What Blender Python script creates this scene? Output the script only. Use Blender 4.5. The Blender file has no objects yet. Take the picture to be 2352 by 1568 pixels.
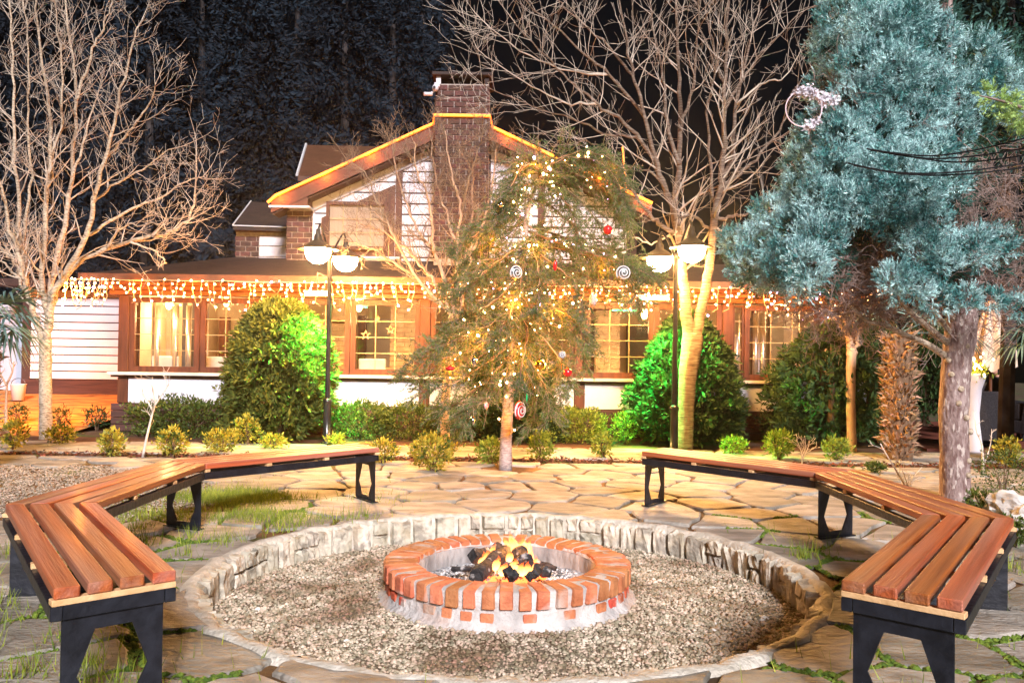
import bpy, bmesh, math, random
import numpy as np
from mathutils import Vector, Matrix

random.seed(11)
rng = np.random.default_rng(11)
S = bpy.context.scene
COL = S.collection
PI = math.pi
rad = math.radians

# ------------------------------------------------------------------ camera, world, sun, exposure
FPX, EYE = 1980.0, 1.32                    # focal length in pixels of a 2352 px wide picture, eye height (m)
PITCH, ROLL = math.atan(31 / 1980), rad(0.8)
_F = Vector((0, math.cos(PITCH), math.sin(PITCH)))
_U0 = Vector((0, -math.sin(PITCH), math.cos(PITCH)))
_R = Vector((1, 0, 0)) * math.cos(ROLL) + _U0 * math.sin(ROLL)
_U = Vector((1, 0, 0)) * -math.sin(ROLL) + _U0 * math.cos(ROLL)
EYEP = Vector((0, 0, EYE))
cam = bpy.data.cameras.new('camera')
cam.lens, cam.sensor_width = 36 * FPX / 2352, 36
cam.clip_start, cam.clip_end = 0.05, 600
co = bpy.data.objects.new('camera', cam)
COL.objects.link(co)
co.matrix_world = Matrix(((_R.x, _U.x, -_F.x, 0), (_R.y, _U.y, -_F.y, 0), (_R.z, _U.z, -_F.z, EYE), (0, 0, 0, 1)))
S.camera = co

SUN_EL, SUN_AZ = rad(28), rad(168)         # soft cold light from behind the photographer, a little from the right
world = bpy.data.worlds.new('World')
S.world = world
world.use_nodes = True
nt = world.node_tree
sky = nt.nodes.new('ShaderNodeTexSky')
sky.sky_type = 'NISHITA'
sky.sun_disc = False
sky.sun_elevation = SUN_EL
sky.sun_rotation = SUN_AZ
bg = nt.nodes['Background']
nt.links.new(sky.outputs[0], bg.inputs[0])
bg.inputs[1].default_value = 0.0005
sl = bpy.data.lights.new('sun', 'SUN')
sl.energy, sl.angle, sl.color = 3.1, rad(12), (1.0, 0.95, 0.97)
so = bpy.data.objects.new('sun', sl)
COL.objects.link(so)
sdir = Vector((math.sin(SUN_AZ) * math.cos(SUN_EL), math.cos(SUN_AZ) * math.cos(SUN_EL), math.sin(SUN_EL)))
so.rotation_euler = sdir.to_track_quat('Z', 'Y').to_euler()
so.location = sdir * 30
S.view_settings.view_transform = 'Standard'
S.view_settings.look = 'None'
S.view_settings.exposure = 1.15
S.view_settings.gamma = 1.0
S.view_settings.use_curve_mapping = False
S.cycles.max_bounces = 5
S.cycles.diffuse_bounces = 3
S.cycles.glossy_bounces = 2
S.cycles.transparent_max_bounces = 12
S.cycles.sample_clamp_indirect = 4.0
S.cycles.volume_bounces = 0
S.cycles.caustics_reflective = False
S.cycles.caustics_refractive = False


def ray(u, v):
    return _F + _R * ((u - 1176) / FPX) + _U * ((784 - v) / FPX)


def P(u, v, Y):                            # where the sight line through a picture point meets the depth Y
    d = ray(u, v)
    return EYEP + d * (Y / d.y)


def G(u, v, z=0.0):                        # ... and where it meets the level z
    d = ray(u, v)
    return EYEP + d * ((z - EYE) / d.z)


# ------------------------------------------------------------------ materials
MATS = {}


def mat(name, c1, c2=None, scale=5.0, rough=0.75, bump=0.0, bscale=40.0, obj=0.0, island=0.0, metal=0.0, spec=0.4,
        coord='pos', stretch=(1, 1, 1), lo=0.35, hi=0.65, c3=None, scale3=2.0, lo3=0.5, hi3=0.6, emit=None, strength=0.0,
        trans=0.0, coat=0.0, nosample=False, detail=5.0):
    if name in MATS:
        return MATS[name]
    m = bpy.data.materials.new(name)
    m.use_nodes = True
    n, l = m.node_tree.nodes, m.node_tree.links
    b = n['Principled BSDF']
    if coord == 'pos':
        vec = n.new('ShaderNodeNewGeometry').outputs['Position']
    else:
        vec = n.new('ShaderNodeTexCoord').outputs['Object']
        ad = n.new('ShaderNodeVectorMath')
        ad.operation = 'ADD'
        oi0 = n.new('ShaderNodeObjectInfo')
        mu = n.new('ShaderNodeMath')
        mu.operation = 'MULTIPLY'
        mu.inputs[1].default_value = 37.0
        l.new(oi0.outputs['Random'], mu.inputs[0])
        l.new(vec, ad.inputs[0])
        l.new(mu.outputs[0], ad.inputs[1])
        vec = ad.outputs[0]
    mp = n.new('ShaderNodeMapping')
    mp.inputs['Scale'].default_value = stretch
    l.new(vec, mp.inputs['Vector'])
    vec = mp.outputs[0]
    c2 = c2 or c1
    nz = n.new('ShaderNodeTexNoise')
    nz.inputs['Scale'].default_value = scale
    nz.inputs['Detail'].default_value = detail
    l.new(vec, nz.inputs['Vector'])
    rp = n.new('ShaderNodeValToRGB')
    rp.color_ramp.elements[0].position, rp.color_ramp.elements[1].position = lo, hi
    rp.color_ramp.elements[0].color, rp.color_ramp.elements[1].color = (*c1, 1), (*c2, 1)
    l.new(nz.outputs['Fac'], rp.inputs[0])
    col = rp.outputs[0]
    if c3:
        nz3 = n.new('ShaderNodeTexNoise')
        nz3.inputs['Scale'].default_value = scale3
        nz3.inputs['Detail'].default_value = 6
        l.new(vec, nz3.inputs['Vector'])
        r3 = n.new('ShaderNodeMapRange')
        r3.inputs[1].default_value, r3.inputs[2].default_value = lo3, hi3
        l.new(nz3.outputs['Fac'], r3.inputs[0])
        mx = n.new('ShaderNodeMix')
        mx.data_type = 'RGBA'
        l.new(r3.outputs[0], mx.inputs[0])
        l.new(col, mx.inputs[6])
        mx.inputs[7].default_value = (*c3, 1)
        col = mx.outputs[2]
    for amt, src in ((obj, 'o'), (island, 'i')):
        if amt:
            hs = n.new('ShaderNodeHueSaturation')
            r = n.new('ShaderNodeMapRange')
            r.inputs[3].default_value, r.inputs[4].default_value = 1 - amt, 1 + amt
            if src == 'o':
                l.new(n.new('ShaderNodeObjectInfo').outputs['Random'], r.inputs[0])
            else:
                l.new(n.new('ShaderNodeNewGeometry').outputs['Random Per Island'], r.inputs[0])
            l.new(r.outputs[0], hs.inputs['Value'])
            r2 = n.new('ShaderNodeMapRange')
            r2.inputs[3].default_value, r2.inputs[4].default_value = 0.5 + amt * .06, 0.5 - amt * .06
            l.new(r.inputs[0].links[0].from_socket, r2.inputs[0])
            l.new(r2.outputs[0], hs.inputs['Hue'])
            l.new(col, hs.inputs['Color'])
            col = hs.outputs[0]
    l.new(col, b.inputs['Base Color'])
    b.inputs['Roughness'].default_value = rough
    b.inputs['Metallic'].default_value = metal
    b.inputs['Specular IOR Level'].default_value = spec
    b.inputs['Coat Weight'].default_value = coat
    b.inputs['Coat Roughness'].default_value = 0.15
    if bump:
        nb = n.new('ShaderNodeTexNoise')
        nb.inputs['Scale'].default_value = bscale
        nb.inputs['Detail'].default_value = 6
        l.new(vec, nb.inputs['Vector'])
        bp = n.new('ShaderNodeBump')
        bp.inputs['Strength'].default_value = min(1.0, bump)
        bp.inputs['Distance'].default_value = 0.02
        l.new(nb.outputs['Fac'], bp.inputs['Height'])
        l.new(bp.outputs[0], b.inputs['Normal'])
    if emit:
        b.inputs['Emission Color'].default_value = (*emit, 1)
        b.inputs['Emission Strength'].default_value = strength
        if nosample:
            m.cycles.emission_sampling = 'NONE'
    if trans:
        tr = n.new('ShaderNodeBsdfTranslucent')
        l.new(col, tr.inputs[0])
        ms = n.new('ShaderNodeMixShader')
        ms.inputs[0].default_value = trans
        l.new(b.outputs[0], ms.inputs[1])
        l.new(tr.outputs[0], ms.inputs[2])
        l.new(ms.outputs[0], n['Material Output'].inputs[0])
    MATS[name] = m
    return m


def glass_mat(name, tint=(1, 1, 1), refl=0.06, rough=0.0):
    if name in MATS:
        return MATS[name]
    m = bpy.data.materials.new(name)
    m.use_nodes = True
    n, l = m.node_tree.nodes, m.node_tree.links
    n.remove(n['Principled BSDF'])
    t = n.new('ShaderNodeBsdfTransparent')
    t.inputs[0].default_value = (*tint, 1)
    g = n.new('ShaderNodeBsdfGlossy')
    g.inputs['Roughness'].default_value = rough
    x = n.new('ShaderNodeMixShader')
    x.inputs[0].default_value = refl
    l.new(t.outputs[0], x.inputs[1])
    l.new(g.outputs[0], x.inputs[2])
    l.new(x.outputs[0], n['Material Output'].inputs[0])
    MATS[name] = m
    return m


# ------------------------------------------------------------------ objects
WM = {}


def link(name, data, parent=None, loc=(0, 0, 0), rot=None, scale=(1, 1, 1), local=False):
    """an object placed in world coordinates (local=True: in its parent's), under a parent if one is given"""
    o = bpy.data.objects.new(name, data)
    COL.objects.link(o)
    o.location = loc
    if rot is not None:
        o.rotation_euler = rot
    o.scale = scale
    M = Matrix.LocRotScale(Vector(loc), o.rotation_euler, Vector(scale))
    if parent is not None:
        o.parent = parent
        if local:
            M = WM[parent.name] @ M
        else:
            o.matrix_parent_inverse = WM[parent.name].inverted()
    WM[o.name] = M
    return o


def tag(o, label, cat, group=None, kind=None):
    if label:
        o['label'] = label
    if cat:
        o['category'] = cat
    if group:
        o['group'] = group
    if kind:
        o['kind'] = kind
    return o


def thing(name, label, cat, loc=(0, 0, 0), group=None, rot=None, scale=(1, 1, 1)):
    return tag(link(name, None, None, loc, rot, scale), label, cat, group)


def copy_thing(root, loc, rot=None, scale=None, label=None):
    def rec(o, par):
        c = o.copy()
        COL.objects.link(c)
        if par is not None:
            c.parent = par
        for ch in [x for x in KIDS if x.parent == o]:
            rec(ch, c)
        return c
    KIDS = list(root.children_recursive)
    c = rec(root, None)
    c.location = loc
    if rot is not None:
        c.rotation_euler = rot
    if scale is not None:
        c.scale = scale
    if label:
        c['label'] = label
    return c


def mesh(name, verts, faces, m, smooth=False):
    me = bpy.data.meshes.new(name)
    me.from_pydata([tuple(v) for v in verts], [], faces)
    me.materials.append(m)
    if smooth:
        me.polygons.foreach_set('use_smooth', [True] * len(me.polygons))
    me.update()
    return me


def npmesh(name, V, F, m, smooth=False):
    """V (N,3) float array, F (M,k) int array with one k for all faces"""
    V = np.asarray(V, dtype=np.float32)
    F = np.asarray(F, dtype=np.int32)
    me = bpy.data.meshes.new(name)
    k = F.shape[1]
    me.vertices.add(len(V))
    me.vertices.foreach_set('co', V.ravel())
    me.loops.add(F.size)
    me.loops.foreach_set('vertex_index', F.ravel())
    me.polygons.add(len(F))
    me.polygons.foreach_set('loop_start', np.arange(len(F), dtype=np.int32) * k)
    me.polygons.foreach_set('loop_total', np.full(len(F), k, dtype=np.int32))
    if smooth:
        me.polygons.foreach_set('use_smooth', np.ones(len(F), dtype=bool))
    me.materials.append(m)
    me.update(calc_edges=True)
    me.validate()
    return me


class MB:
    def __init__(self):
        self.v, self.f = [], []

    def add(self, vs, fs):
        b = len(self.v)
        self.v += [tuple(x) for x in vs]
        self.f += [tuple(i + b for i in q) for q in fs]
        return self

    def box(self, x0, x1, y0, y1, z0, z1):
        return self.add([(x0, y0, z0), (x1, y0, z0), (x1, y1, z0), (x0, y1, z0), (x0, y0, z1), (x1, y0, z1), (x1, y1, z1), (x0, y1, z1)],
                        [(0, 3, 2, 1), (4, 5, 6, 7), (0, 1, 5, 4), (1, 2, 6, 5), (2, 3, 7, 6), (3, 0, 4, 7)])

    def prism(self, poly, axis, a, b):
        """a polygon (2-D points) pushed along an axis from a to b"""
        n = len(poly)
        def pt(p, t):
            return {'x': (t, p[0], p[1]), 'y': (p[0], t, p[1]), 'z': (p[0], p[1], t)}[axis]
        vs = [pt(p, a) for p in poly] + [pt(p, b) for p in poly]
        return self.add(vs, [tuple(range(n))[::-1], tuple(range(n, 2 * n))] + [(i, (i + 1) % n, n + (i + 1) % n, n + i) for i in range(n)])

    def tube(self, pts, radii, k=6, cap=True):
        pts = [Vector(p) for p in pts]
        if not hasattr(radii, '__len__'):
            radii = [radii] * len(pts)
        base = len(self.v)
        up = Vector((0.13, 0.31, 0.94))
        for i, p in enumerate(pts):
            d = (pts[min(i + 1, len(pts) - 1)] - pts[max(i - 1, 0)])
            d = d.normalized() if d.length > 1e-9 else Vector((0, 0, 1))
            if abs(d.dot(up)) > .97:
                up = Vector((0.9, 0.3, 0.1))
            a = d.cross(up).normalized()
            b = d.cross(a)
            up = -b if False else up
            for j in range(k):
                t = 2 * PI * j / k
                self.v.append(tuple(p + (a * math.cos(t) + b * math.sin(t)) * radii[i]))
        for i in range(len(pts) - 1):
            for j in range(k):
                q = base + i * k
                self.f.append((q + j, q + (j + 1) % k, q + k + (j + 1) % k, q + k + j))
        if cap:
            self.f.append(tuple(base + j for j in range(k)))
            e = base + (len(pts) - 1) * k
            self.f.append(tuple(e + k - 1 - j for j in range(k)))
        return self

    def lathe(self, prof, c=(0, 0, 0), k=20):
        """prof: (radius, height) pairs turned about the vertical through c"""
        base = len(self.v)
        for r, z in prof:
            for j in range(k):
                t = 2 * PI * j / k
                self.v.append((c[0] + r * math.cos(t), c[1] + r * math.sin(t), c[2] + z))
        for i in range(len(prof) - 1):
            for j in range(k):
                q = base + i * k
                self.f.append((q + j, q + (j + 1) % k, q + k + (j + 1) % k, q + k + j))
        return self

    def me(self, name, m, smooth=False, bevel=0):
        me = mesh(name, self.v, self.f, m, smooth)
        bm = bmesh.new()
        bm.from_mesh(me)
        bmesh.ops.recalc_face_normals(bm, faces=bm.faces)
        if bevel:
            bmesh.ops.bevel(bm, geom=bm.edges[:], offset=bevel, segments=1, affect='EDGES', clamp_overlap=True)
        bm.to_mesh(me)
        bm.free()
        return me

    def build(self, name, m, parent=None, smooth=False, bevel=0, loc=(0, 0, 0), rot=None, local=False):
        return link(name, self.me(name, m, smooth, bevel), parent, loc, rot, (1, 1, 1), local)


def unit_brick(name, m, bevel=0.06):
    return MB().box(-.5, .5, -.5, .5, -.5, .5).me(name, m, bevel=bevel)


# vectorised foliage pieces -------------------------------------------------------------------
def unit(a):
    return a / np.maximum(np.linalg.norm(a, axis=-1, keepdims=True), 1e-9)


def rand_dirs(n):
    return unit(rng.normal(size=(n, 3)))


def leaf_quads(base, d, L, W, bend=0.0):
    """diamond leaves: base (N,3), direction (N,3), length and width (N,)"""
    n = len(base)
    side = unit(np.cross(d, rand_dirs(n)))
    nor = np.cross(d, side)
    L = np.broadcast_to(L, (n,))[:, None]
    W = np.broadcast_to(W, (n,))[:, None]
    mid = base + d * L * .5 + nor * L * bend
    V = np.stack([base, mid + side * W * .5, base + d * L, mid - side * W * .5], 1)
    return V.reshape(-1, 3), np.arange(4 * n).reshape(-1, 4)


def leaf_tris(base, d, L, W):
    n = len(base)
    side = unit(np.cross(d, rand_dirs(n)))
    L = np.broadcast_to(L, (n,))[:, None]
    W = np.broadcast_to(W, (n,))[:, None]
    V = np.stack([base - side * W * .5, base + side * W * .5, base + d * L], 1)
    return V.reshape(-1, 3), np.arange(3 * n).reshape(-1, 3)


def frond_quads(base, d, L, nl, ratio=.42, w=.16, flat=None, droop=0.0):
    """feathery sprays: each frond carries nl leaflets fanned to both sides of its axis in one plane"""
    n = len(base)
    L = np.broadcast_to(L, (n,))
    side = unit(np.cross(d, rand_dirs(n) if flat is None else flat))
    t = (np.arange(nl) // 2 + .5) / ((nl + 1) // 2)
    sg = np.where(np.arange(nl) % 2 == 0, 1.0, -1.0)
    t, sg = t[None, :, None], sg[None, :, None]
    Lb = L[:, None, None]
    B = base[:, None, :] + d[:, None, :] * Lb * t * .75
    B[..., 2] -= (droop * Lb * t ** 2)[..., 0]
    D = unit(d[:, None, :] * .8 + side[:, None, :] * sg * (1.05 - t * .75) + rng.normal(scale=.16, size=(n, nl, 3)))
    LL = Lb * ratio * (1.15 - .45 * t) * rng.uniform(.75, 1.2, size=(n, nl, 1))
    B, D, LL = B.reshape(-1, 3), D.reshape(-1, 3), LL.reshape(-1)
    return leaf_quads(B, D, LL, LL * w / ratio)


def seg_mesh(segs, k=3):
    """segs (N,8): p0, p1, r0, r1 -> tapered k-sided prisms"""
    s = np.asarray(segs, dtype=np.float64)
    p0, p1, r0, r1 = s[:, :3], s[:, 3:6], s[:, 6:7], s[:, 7:8]
    d = unit(p1 - p0)
    ref = np.where(np.abs(d[:, 2:3]) > .9, np.array([[1., 0, 0]]), np.array([[0, 0, 1.]]))
    a = unit(np.cross(d, ref))
    b = np.cross(d, a)
    V = []
    for p, r in ((p0, r0), (p1, r1)):
        for j in range(k):
            t = 2 * PI * j / k
            V.append(p + (a * math.cos(t) + b * math.sin(t)) * r)
    V = np.stack(V, 1).reshape(-1, 3)
    i0 = np.arange(len(s))[:, None] * 2 * k
    F = np.concatenate([i0 + np.array([[j, (j + 1) % k, k + (j + 1) % k, k + j]]) for j in range(k)], 0)
    return V, F


def spline(pts, n):
    """a smooth path through 3-D points, resampled"""
    pts = [Vector(p) for p in pts]
    if len(pts) < 3:
        return [pts[0].lerp(pts[-1], i / n) for i in range(n + 1)]
    out = []
    m = len(pts) - 1
    for i in range(n + 1):
        s = i / n * m
        j = min(int(s), m - 1)
        t = s - j
        p0, p1, p2, p3 = pts[max(j - 1, 0)], pts[j], pts[j + 1], pts[min(j + 2, m)]
        out.append(0.5 * ((2 * p1) + (p2 - p0) * t + (2 * p0 - 5 * p1 + 4 * p2 - p3) * t * t + (3 * p1 - p0 - 3 * p2 + p3) * t ** 3))
    return out


def noise3(p, s=1.0):
    return (math.sin(p[0] * 3.1 * s + p[1] * 1.7 * s) + math.sin(p[1] * 4.3 * s - p[2] * 2.9 * s + 1.3) + math.sin(p[2] * 5.1 * s + p[0] * 2.3 * s + 4.1)) / 3
# ------------------------------------------------------------------ ground
PX, PY, PR = 0.0, 5.34, 1.79               # the sunken gravel circle
M_soil = mat('soil', (.045, .028, .016), (.11, .07, .04), 3, .95, .6, 30, c3=(.05, .09, .012), scale3=1.3, lo3=.52, hi3=.62)
M_bed = mat('mossy bedding', (.06, .032, .012), (.22, .11, .035), 4, .95, .7, 60, c3=(.075, .12, .012), scale3=1.1, lo3=.56, hi3=.68)
M_flag = mat('flagstone', (.225, .205, .175), (.40, .365, .315), 3.2, .66, 1.0, 20, obj=.28, c3=(.17, .155, .13), scale3=3.5, lo3=.5, hi3=.68, stretch=(1, 1.6, 1), detail=9)
M_rock = mat('ring stone', (.42, .36, .26), (.70, .65, .55), 7, .8, .9, 25, obj=.22, c3=(.30, .27, .22), scale3=9, lo3=.5, hi3=.62)
M_mortar = mat('cream mortar', (.44, .40, .33), (.66, .61, .53), 12, .85, .8, 45)
M_gravel = mat('gravel', (.32, .25, .165), (.60, .52, .40), 9, .85, .4, 80, island=.5, c3=(.24, .16, .095), scale3=1.6, lo3=.5, hi3=.66)
M_gbed = mat('gravel bed', (.15, .11, .07), (.30, .24, .17), 50, .95, .8, 70, c3=(.17, .11, .06), scale3=1.5, lo3=.5, hi3=.6)


def ring_sheet(name, c, radii, zs, m, k=72):
    V, F = [], []
    for r, z in zip(radii, zs):
        for j in range(k):
            t = 2 * PI * j / k
            V.append((c[0] + r * math.cos(t), c[1] + r * math.sin(t), z))
    for i in range(len(radii) - 1):
        for j in range(k):
            F.append((i * k + j, i * k + (j + 1) % k, (i + 1) * k + (j + 1) % k, (i + 1) * k + j))
    return V, F


V, F = ring_sheet('ground', (PX, PY), [PR + .1, 3, 6, 14, 30, 60], [-.03] * 6, M_soil)
tag(link('ground', mesh('ground', V, F, M_soil)), None, None, kind='structure')
# the left side path climbs towards the wing of the house
M_litpath = mat('orange-lit path', (.36, .15, .035), (.70, .32, .08), 5, .9, .5, 14, stretch=(.5, 2, 1), c3=(.16, .06, .02), scale3=4, lo3=.5, hi3=.66)  # orange glow lying on the path is put into its colour
V = [(x, y, z + .02 * noise3((x, y, 0), .8)) for y, z in ((13.2, -.02), (14.4, .06), (16, .24), (17.6, .42), (19, .45)) for x in np.linspace(-16, -6.9, 12)]
F = [(i * 12 + j, i * 12 + j + 1, i * 12 + j + 13, i * 12 + j + 12) for i in range(4) for j in range(11)]
tag(link('side_path', mesh('side_path', V, F, M_litpath, True)), None, None, kind='structure')
# gravel floor of the circle, gently mounded round the fire pit
V, F = ring_sheet('gravel_bed', (PX, PY), [.02, .7, .9, 1.2, PR + .12], [-.17, -.17, -.165, -.19, -.205], M_gbed)
tag(link('gravel_bed', mesh('gravel_bed', V, F, M_gbed, True)), None, None, kind='structure')


def pebbles(name, pts, size, m):
    n = len(pts)
    oct_ = np.array([[1, 0, 0], [0, 1, 0], [-1, 0, 0], [0, -1, 0], [0, 0, 1], [0, 0, -1]], float)
    fo = np.array([[0, 1, 4], [1, 2, 4], [2, 3, 4], [3, 0, 4], [1, 0, 5], [2, 1, 5], [3, 2, 5], [0, 3, 5]])
    V = oct_[None] * rng.uniform(.55, 1.15, (n, 6, 1)) * size[:, None, None]
    V[..., 2] *= .62
    th = rng.uniform(0, 2 * PI, n)
    c, s = np.cos(th)[:, None], np.sin(th)[:, None]
    x, y = V[..., 0] * c - V[..., 1] * s, V[..., 0] * s + V[..., 1] * c
    V = np.stack([x, y, V[..., 2]], -1) + pts[:, None, :]
    F = fo[None] + (np.arange(n) * 6)[:, None, None]
    return npmesh(name, V.reshape(-1, 3), F.reshape(-1, 3), m, True)


n = 38000
r = np.sqrt(rng.uniform(.72 ** 2, (PR + .04) ** 2, n))
t = rng.uniform(0, 2 * PI, n)
pts = np.stack([PX + r * np.cos(t), PY + .05 + r * np.sin(t) * .99, np.interp(r, [.7, .9, 1.2, 1.9], [-.168, -.163, -.186, -.202]) + rng.uniform(-.002, .008, n)], 1)
tag(link('gravel', pebbles('gravel', pts, rng.gamma(5, .0019, n) + .003, M_gravel)), None, None, kind='stuff')
M_white = mat('white pebble', (.75, .72, .68), (.85, .83, .8), 20, .7)
for i in range(16):                        # a few larger white stones lying about on the gravel
    a, q = rng.uniform(PI * 1.05, PI * 1.95), rng.uniform(1.05, 1.6)
    o = link('pebble', pebbles('pebble', np.zeros((1, 3)), np.array([rng.uniform(.02, .04)]), M_white), None, (PX + q * math.cos(a), PY + q * math.sin(a), -.19))
    tag(o, 'pale pebble larger than the gravel it lies in', 'pebble', 'pale pebbles on the gravel')

# ------------------------------------------------------------------ paving of irregular flagstones


def voronoi(pts, lim):
    """convex cells of the points, clipped to the box lim"""
    cells = []
    A = np.array(pts)
    for i, p in enumerate(A):
        poly = [np.array(q, float) for q in ((lim[0], lim[2]), (lim[1], lim[2]), (lim[1], lim[3]), (lim[0], lim[3]))]
        dd = np.hypot(*(A - p).T)
        for j in np.argsort(dd)[1:22]:
            q = A[j]
            nrm, mid = q - p, (p + q) / 2
            out = []
            for k in range(len(poly)):
                a, b = poly[k], poly[(k + 1) % len(poly)]
                da, db = (a - mid) @ nrm, (b - mid) @ nrm
                if da <= 0:
                    out.append(a)
                if (da < 0) != (db < 0) and abs(da - db) > 1e-12:
                    out.append(a + (b - a) * da / (da - db))
            poly = out
            if len(poly) < 3:
                break
        cells.append(poly)
    return cells


def rough_outline(poly, gap, seed):
    c = sum(poly) / len(poly)
    r = random.Random(seed)
    pts = []
    for k in range(len(poly)):
        a, b = poly[k], poly[(k + 1) % len(poly)]
        pts += [a * .93 + b * .07, a * .7 + b * .3 + np.array([r.uniform(-.02, .02), r.uniform(-.02, .02)]), a * .35 + b * .65 + np.array([r.uniform(-.025, .025), r.uniform(-.025, .025)])] if np.hypot(*(b - a)) > .12 else [a * .6 + b * .4]
    out = []
    for p in pts:
        d = p - c
        L = np.hypot(*d)
        out.append(c + d * max(.3, (L - gap * r.uniform(.6, 1.7)) / L))
    return c, out


def flagstone(parent, poly, seed, gap=.015, z=0.0, clip=True):
    c, out = rough_outline(poly, gap, seed)
    if clip:
        for i, p in enumerate(out):
            d = p - np.array([PX, PY])
            L = np.hypot(*d)
            if L < PR + .08:
                out[i] = np.array([PX, PY]) + d / L * (PR + .08)
    r = random.Random(seed * 7)
    tx, ty, dz = r.uniform(-.012, .012), r.uniform(-.012, .012), r.uniform(-.006, .008)
    n = len(out)
    vs = []
    for k, (zz, s) in enumerate(((-.04, 1.0), (-.010, 1.0), (0.0, .955))):
        for p in out:
            q = (p - c) * s
            vs.append((q[0], q[1], zz + dz + (tx * q[0] + ty * q[1] if k else 0)))
    fs = [tuple(range(2 * n, 3 * n))]
    for k in (0, 1):
        fs += [(k * n + i, k * n + (i + 1) % n, (k + 1) * n + (i + 1) % n, (k + 1) * n + i) for i in range(n)]
    me = mesh('flagstone', vs, fs, M_flag)
    link('flagstone', me, parent, (c[0], c[1], z))
    return np.array(out)


def scatter(xr, yr, dmin, tries):
    pts = []
    for _ in range(tries):
        p = (random.uniform(*xr), random.uniform(*yr))
        if all((p[0] - q[0]) ** 2 + (p[1] - q[1]) ** 2 > (dmin * random.uniform(.75, 1.25)) ** 2 for q in pts):
            pts.append(p)
    return pts


V, F = ring_sheet('patio', (PX, PY), [PR + .06, 2.6, 4.0], [-.024, -.022, -.022], M_bed)
V2 = [(-6.5, 2.2, -.022), (6.9, 2.2, -.022), (6.9, 10.72, -.022), (-6.5, 10.72, -.022)]
# bedding sheet with a round hole: the ring plus the four outer sides
k = 72
outer = []
for j in range(k):
    t = 2 * PI * j / k
    dx, dy = math.cos(t), math.sin(t)
    sx = (6.9 - PX) / dx if dx > 1e-9 else ((-6.5 - PX) / dx if dx < -1e-9 else 1e9)
    sy = (10.72 - PY) / dy if dy > 1e-9 else ((2.2 - PY) / dy if dy < -1e-9 else 1e9)
    s = min(sx, sy)
    outer.append((PX + dx * s, PY + dy * s, -.022))
V = V[:k] + outer
F = [(j, (j + 1) % k, k + (j + 1) % k, k + j) for j in range(k)]
patio = tag(link('patio', mesh('patio', V, F, M_bed)), None, None, kind='structure')


def in_gravel_patch(x, y):                 # the loose gravel corner to the left, behind the bench
    return x < -2.55 and 6.75 < y < 9.9 and x < -2.0 - (y - 6.75) * .42


def in_lawn(x, y):                         # the grassy corner between bench and paving
    return -3.1 < x < -1.7 and 6.9 < y < 8.3 and not in_gravel_patch(x, y) and x + (y - 7) * .25 < -1.85


random.seed(5)
pts = scatter((-6.4, 6.8), (2.3, 10.65), .44, 12000)
STONES = []
for i, poly in enumerate(voronoi(pts, (-6.4, 6.8, 2.3, 10.66))):
    x, y = pts[i]
    if len(poly) < 3 or abs(x) > .62 * y + .8 or in_gravel_patch(x, y):
        continue
    if math.hypot(x - PX, y - PY) < PR - .08 or math.hypot(x + .06, y - 10.07) < .3:
        continue
    STONES.append(flagstone(patio, poly, i + 1))
V = [(-14, 11.02, -.018), (8.5, 11.02, -.018), (8.5, 13.2, -.018), (-14, 13.2, -.018)]
M_walk = mat('walk bedding', (.05, .022, .01), (.13, .06, .025), 4, .9, .5, 30, stretch=(.5, 2, 1))
walk = tag(link('garden_path', mesh('garden_path', V, [(0, 1, 2, 3)], M_walk)), None, None, kind='structure')
pts = scatter((-8.4, 8.4), (11.08, 12.35), .62, 3500)
for i, poly in enumerate(voronoi(pts, (-8.4, 8.4, 11.06, 12.4))):
    if len(poly) >= 3 and abs(pts[i][0]) < .62 * pts[i][1] + .5:
        flagstone(walk, poly, 900 + i, clip=False, z=.002)
# planting strip of bark between patio and path
M_bark = mat('bark mulch', (.06, .025, .012), (.20, .08, .035), 30, .95, .5, 40, island=.5)
n = 5000
b = np.stack([rng.uniform(-8, 8, n), rng.uniform(10.68, 11.06, n), rng.uniform(-.03, .02, n)], 1)
d = rand_dirs(n)
d[:, 2] *= .25
V, F = leaf_quads(b, unit(d), rng.uniform(.03, .08, n), rng.uniform(.015, .03, n))
tag(link('bark_mulch', npmesh('bark_mulch', V, F, M_bark)), None, None, kind='stuff')
# loose gravel of the left corner
n = 20000
x, y = rng.uniform(-6.2, -2.0, n), rng.uniform(6.7, 9.9, n)
keep = np.array([in_gravel_patch(a, c) for a, c in zip(x, y)])
pts = np.stack([x, y, rng.uniform(-.02, -.008, n)], 1)[keep]
M_grav2 = mat('pale loose gravel', (.24, .19, .14), (.46, .40, .32), 9, .85, .3, 80, island=.4)
tag(link('loose_gravel', pebbles('loose_gravel', pts, rng.uniform(.008, .018, len(pts)), M_grav2)), None, None, kind='stuff')

# ------------------------------------------------------------------ ring wall round the sunken circle
ring = thing('ring_wall', 'low round wall of rough cream stones lining the sunken gravel circle', 'wall', (PX, PY, 0))
mb = MB()
k = 96
prof = [(PR - .004, -.21), (PR - .002, -.04), (PR + .012, -.004), (PR + .04, .010), (PR + .085, .006), (PR + .12, -.03)]
for r_, z in prof:
    for j in range(k):
        t = 2 * PI * j / k
        w = (.004 if z < -.1 else 1) * (.014 * math.sin(t * 23) + .012 * math.sin(t * 41 + 1) + .010 * math.sin(t * 67))
        mb.v.append((PX + (r_ + w) * math.cos(t), PY + (r_ + w) * math.sin(t), z + (.008 * math.sin(t * 31) if z > -.1 else 0)))
for i in range(len(prof) - 1):
    for j in range(k):
        mb.f.append((i * k + j, i * k + (j + 1) % k, (i + 1) * k + (j + 1) % k, (i + 1) * k + j))
mb.build('mortar', M_mortar, ring, True)
a, i = 0.0, 0
rs = random.Random(3)
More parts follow.
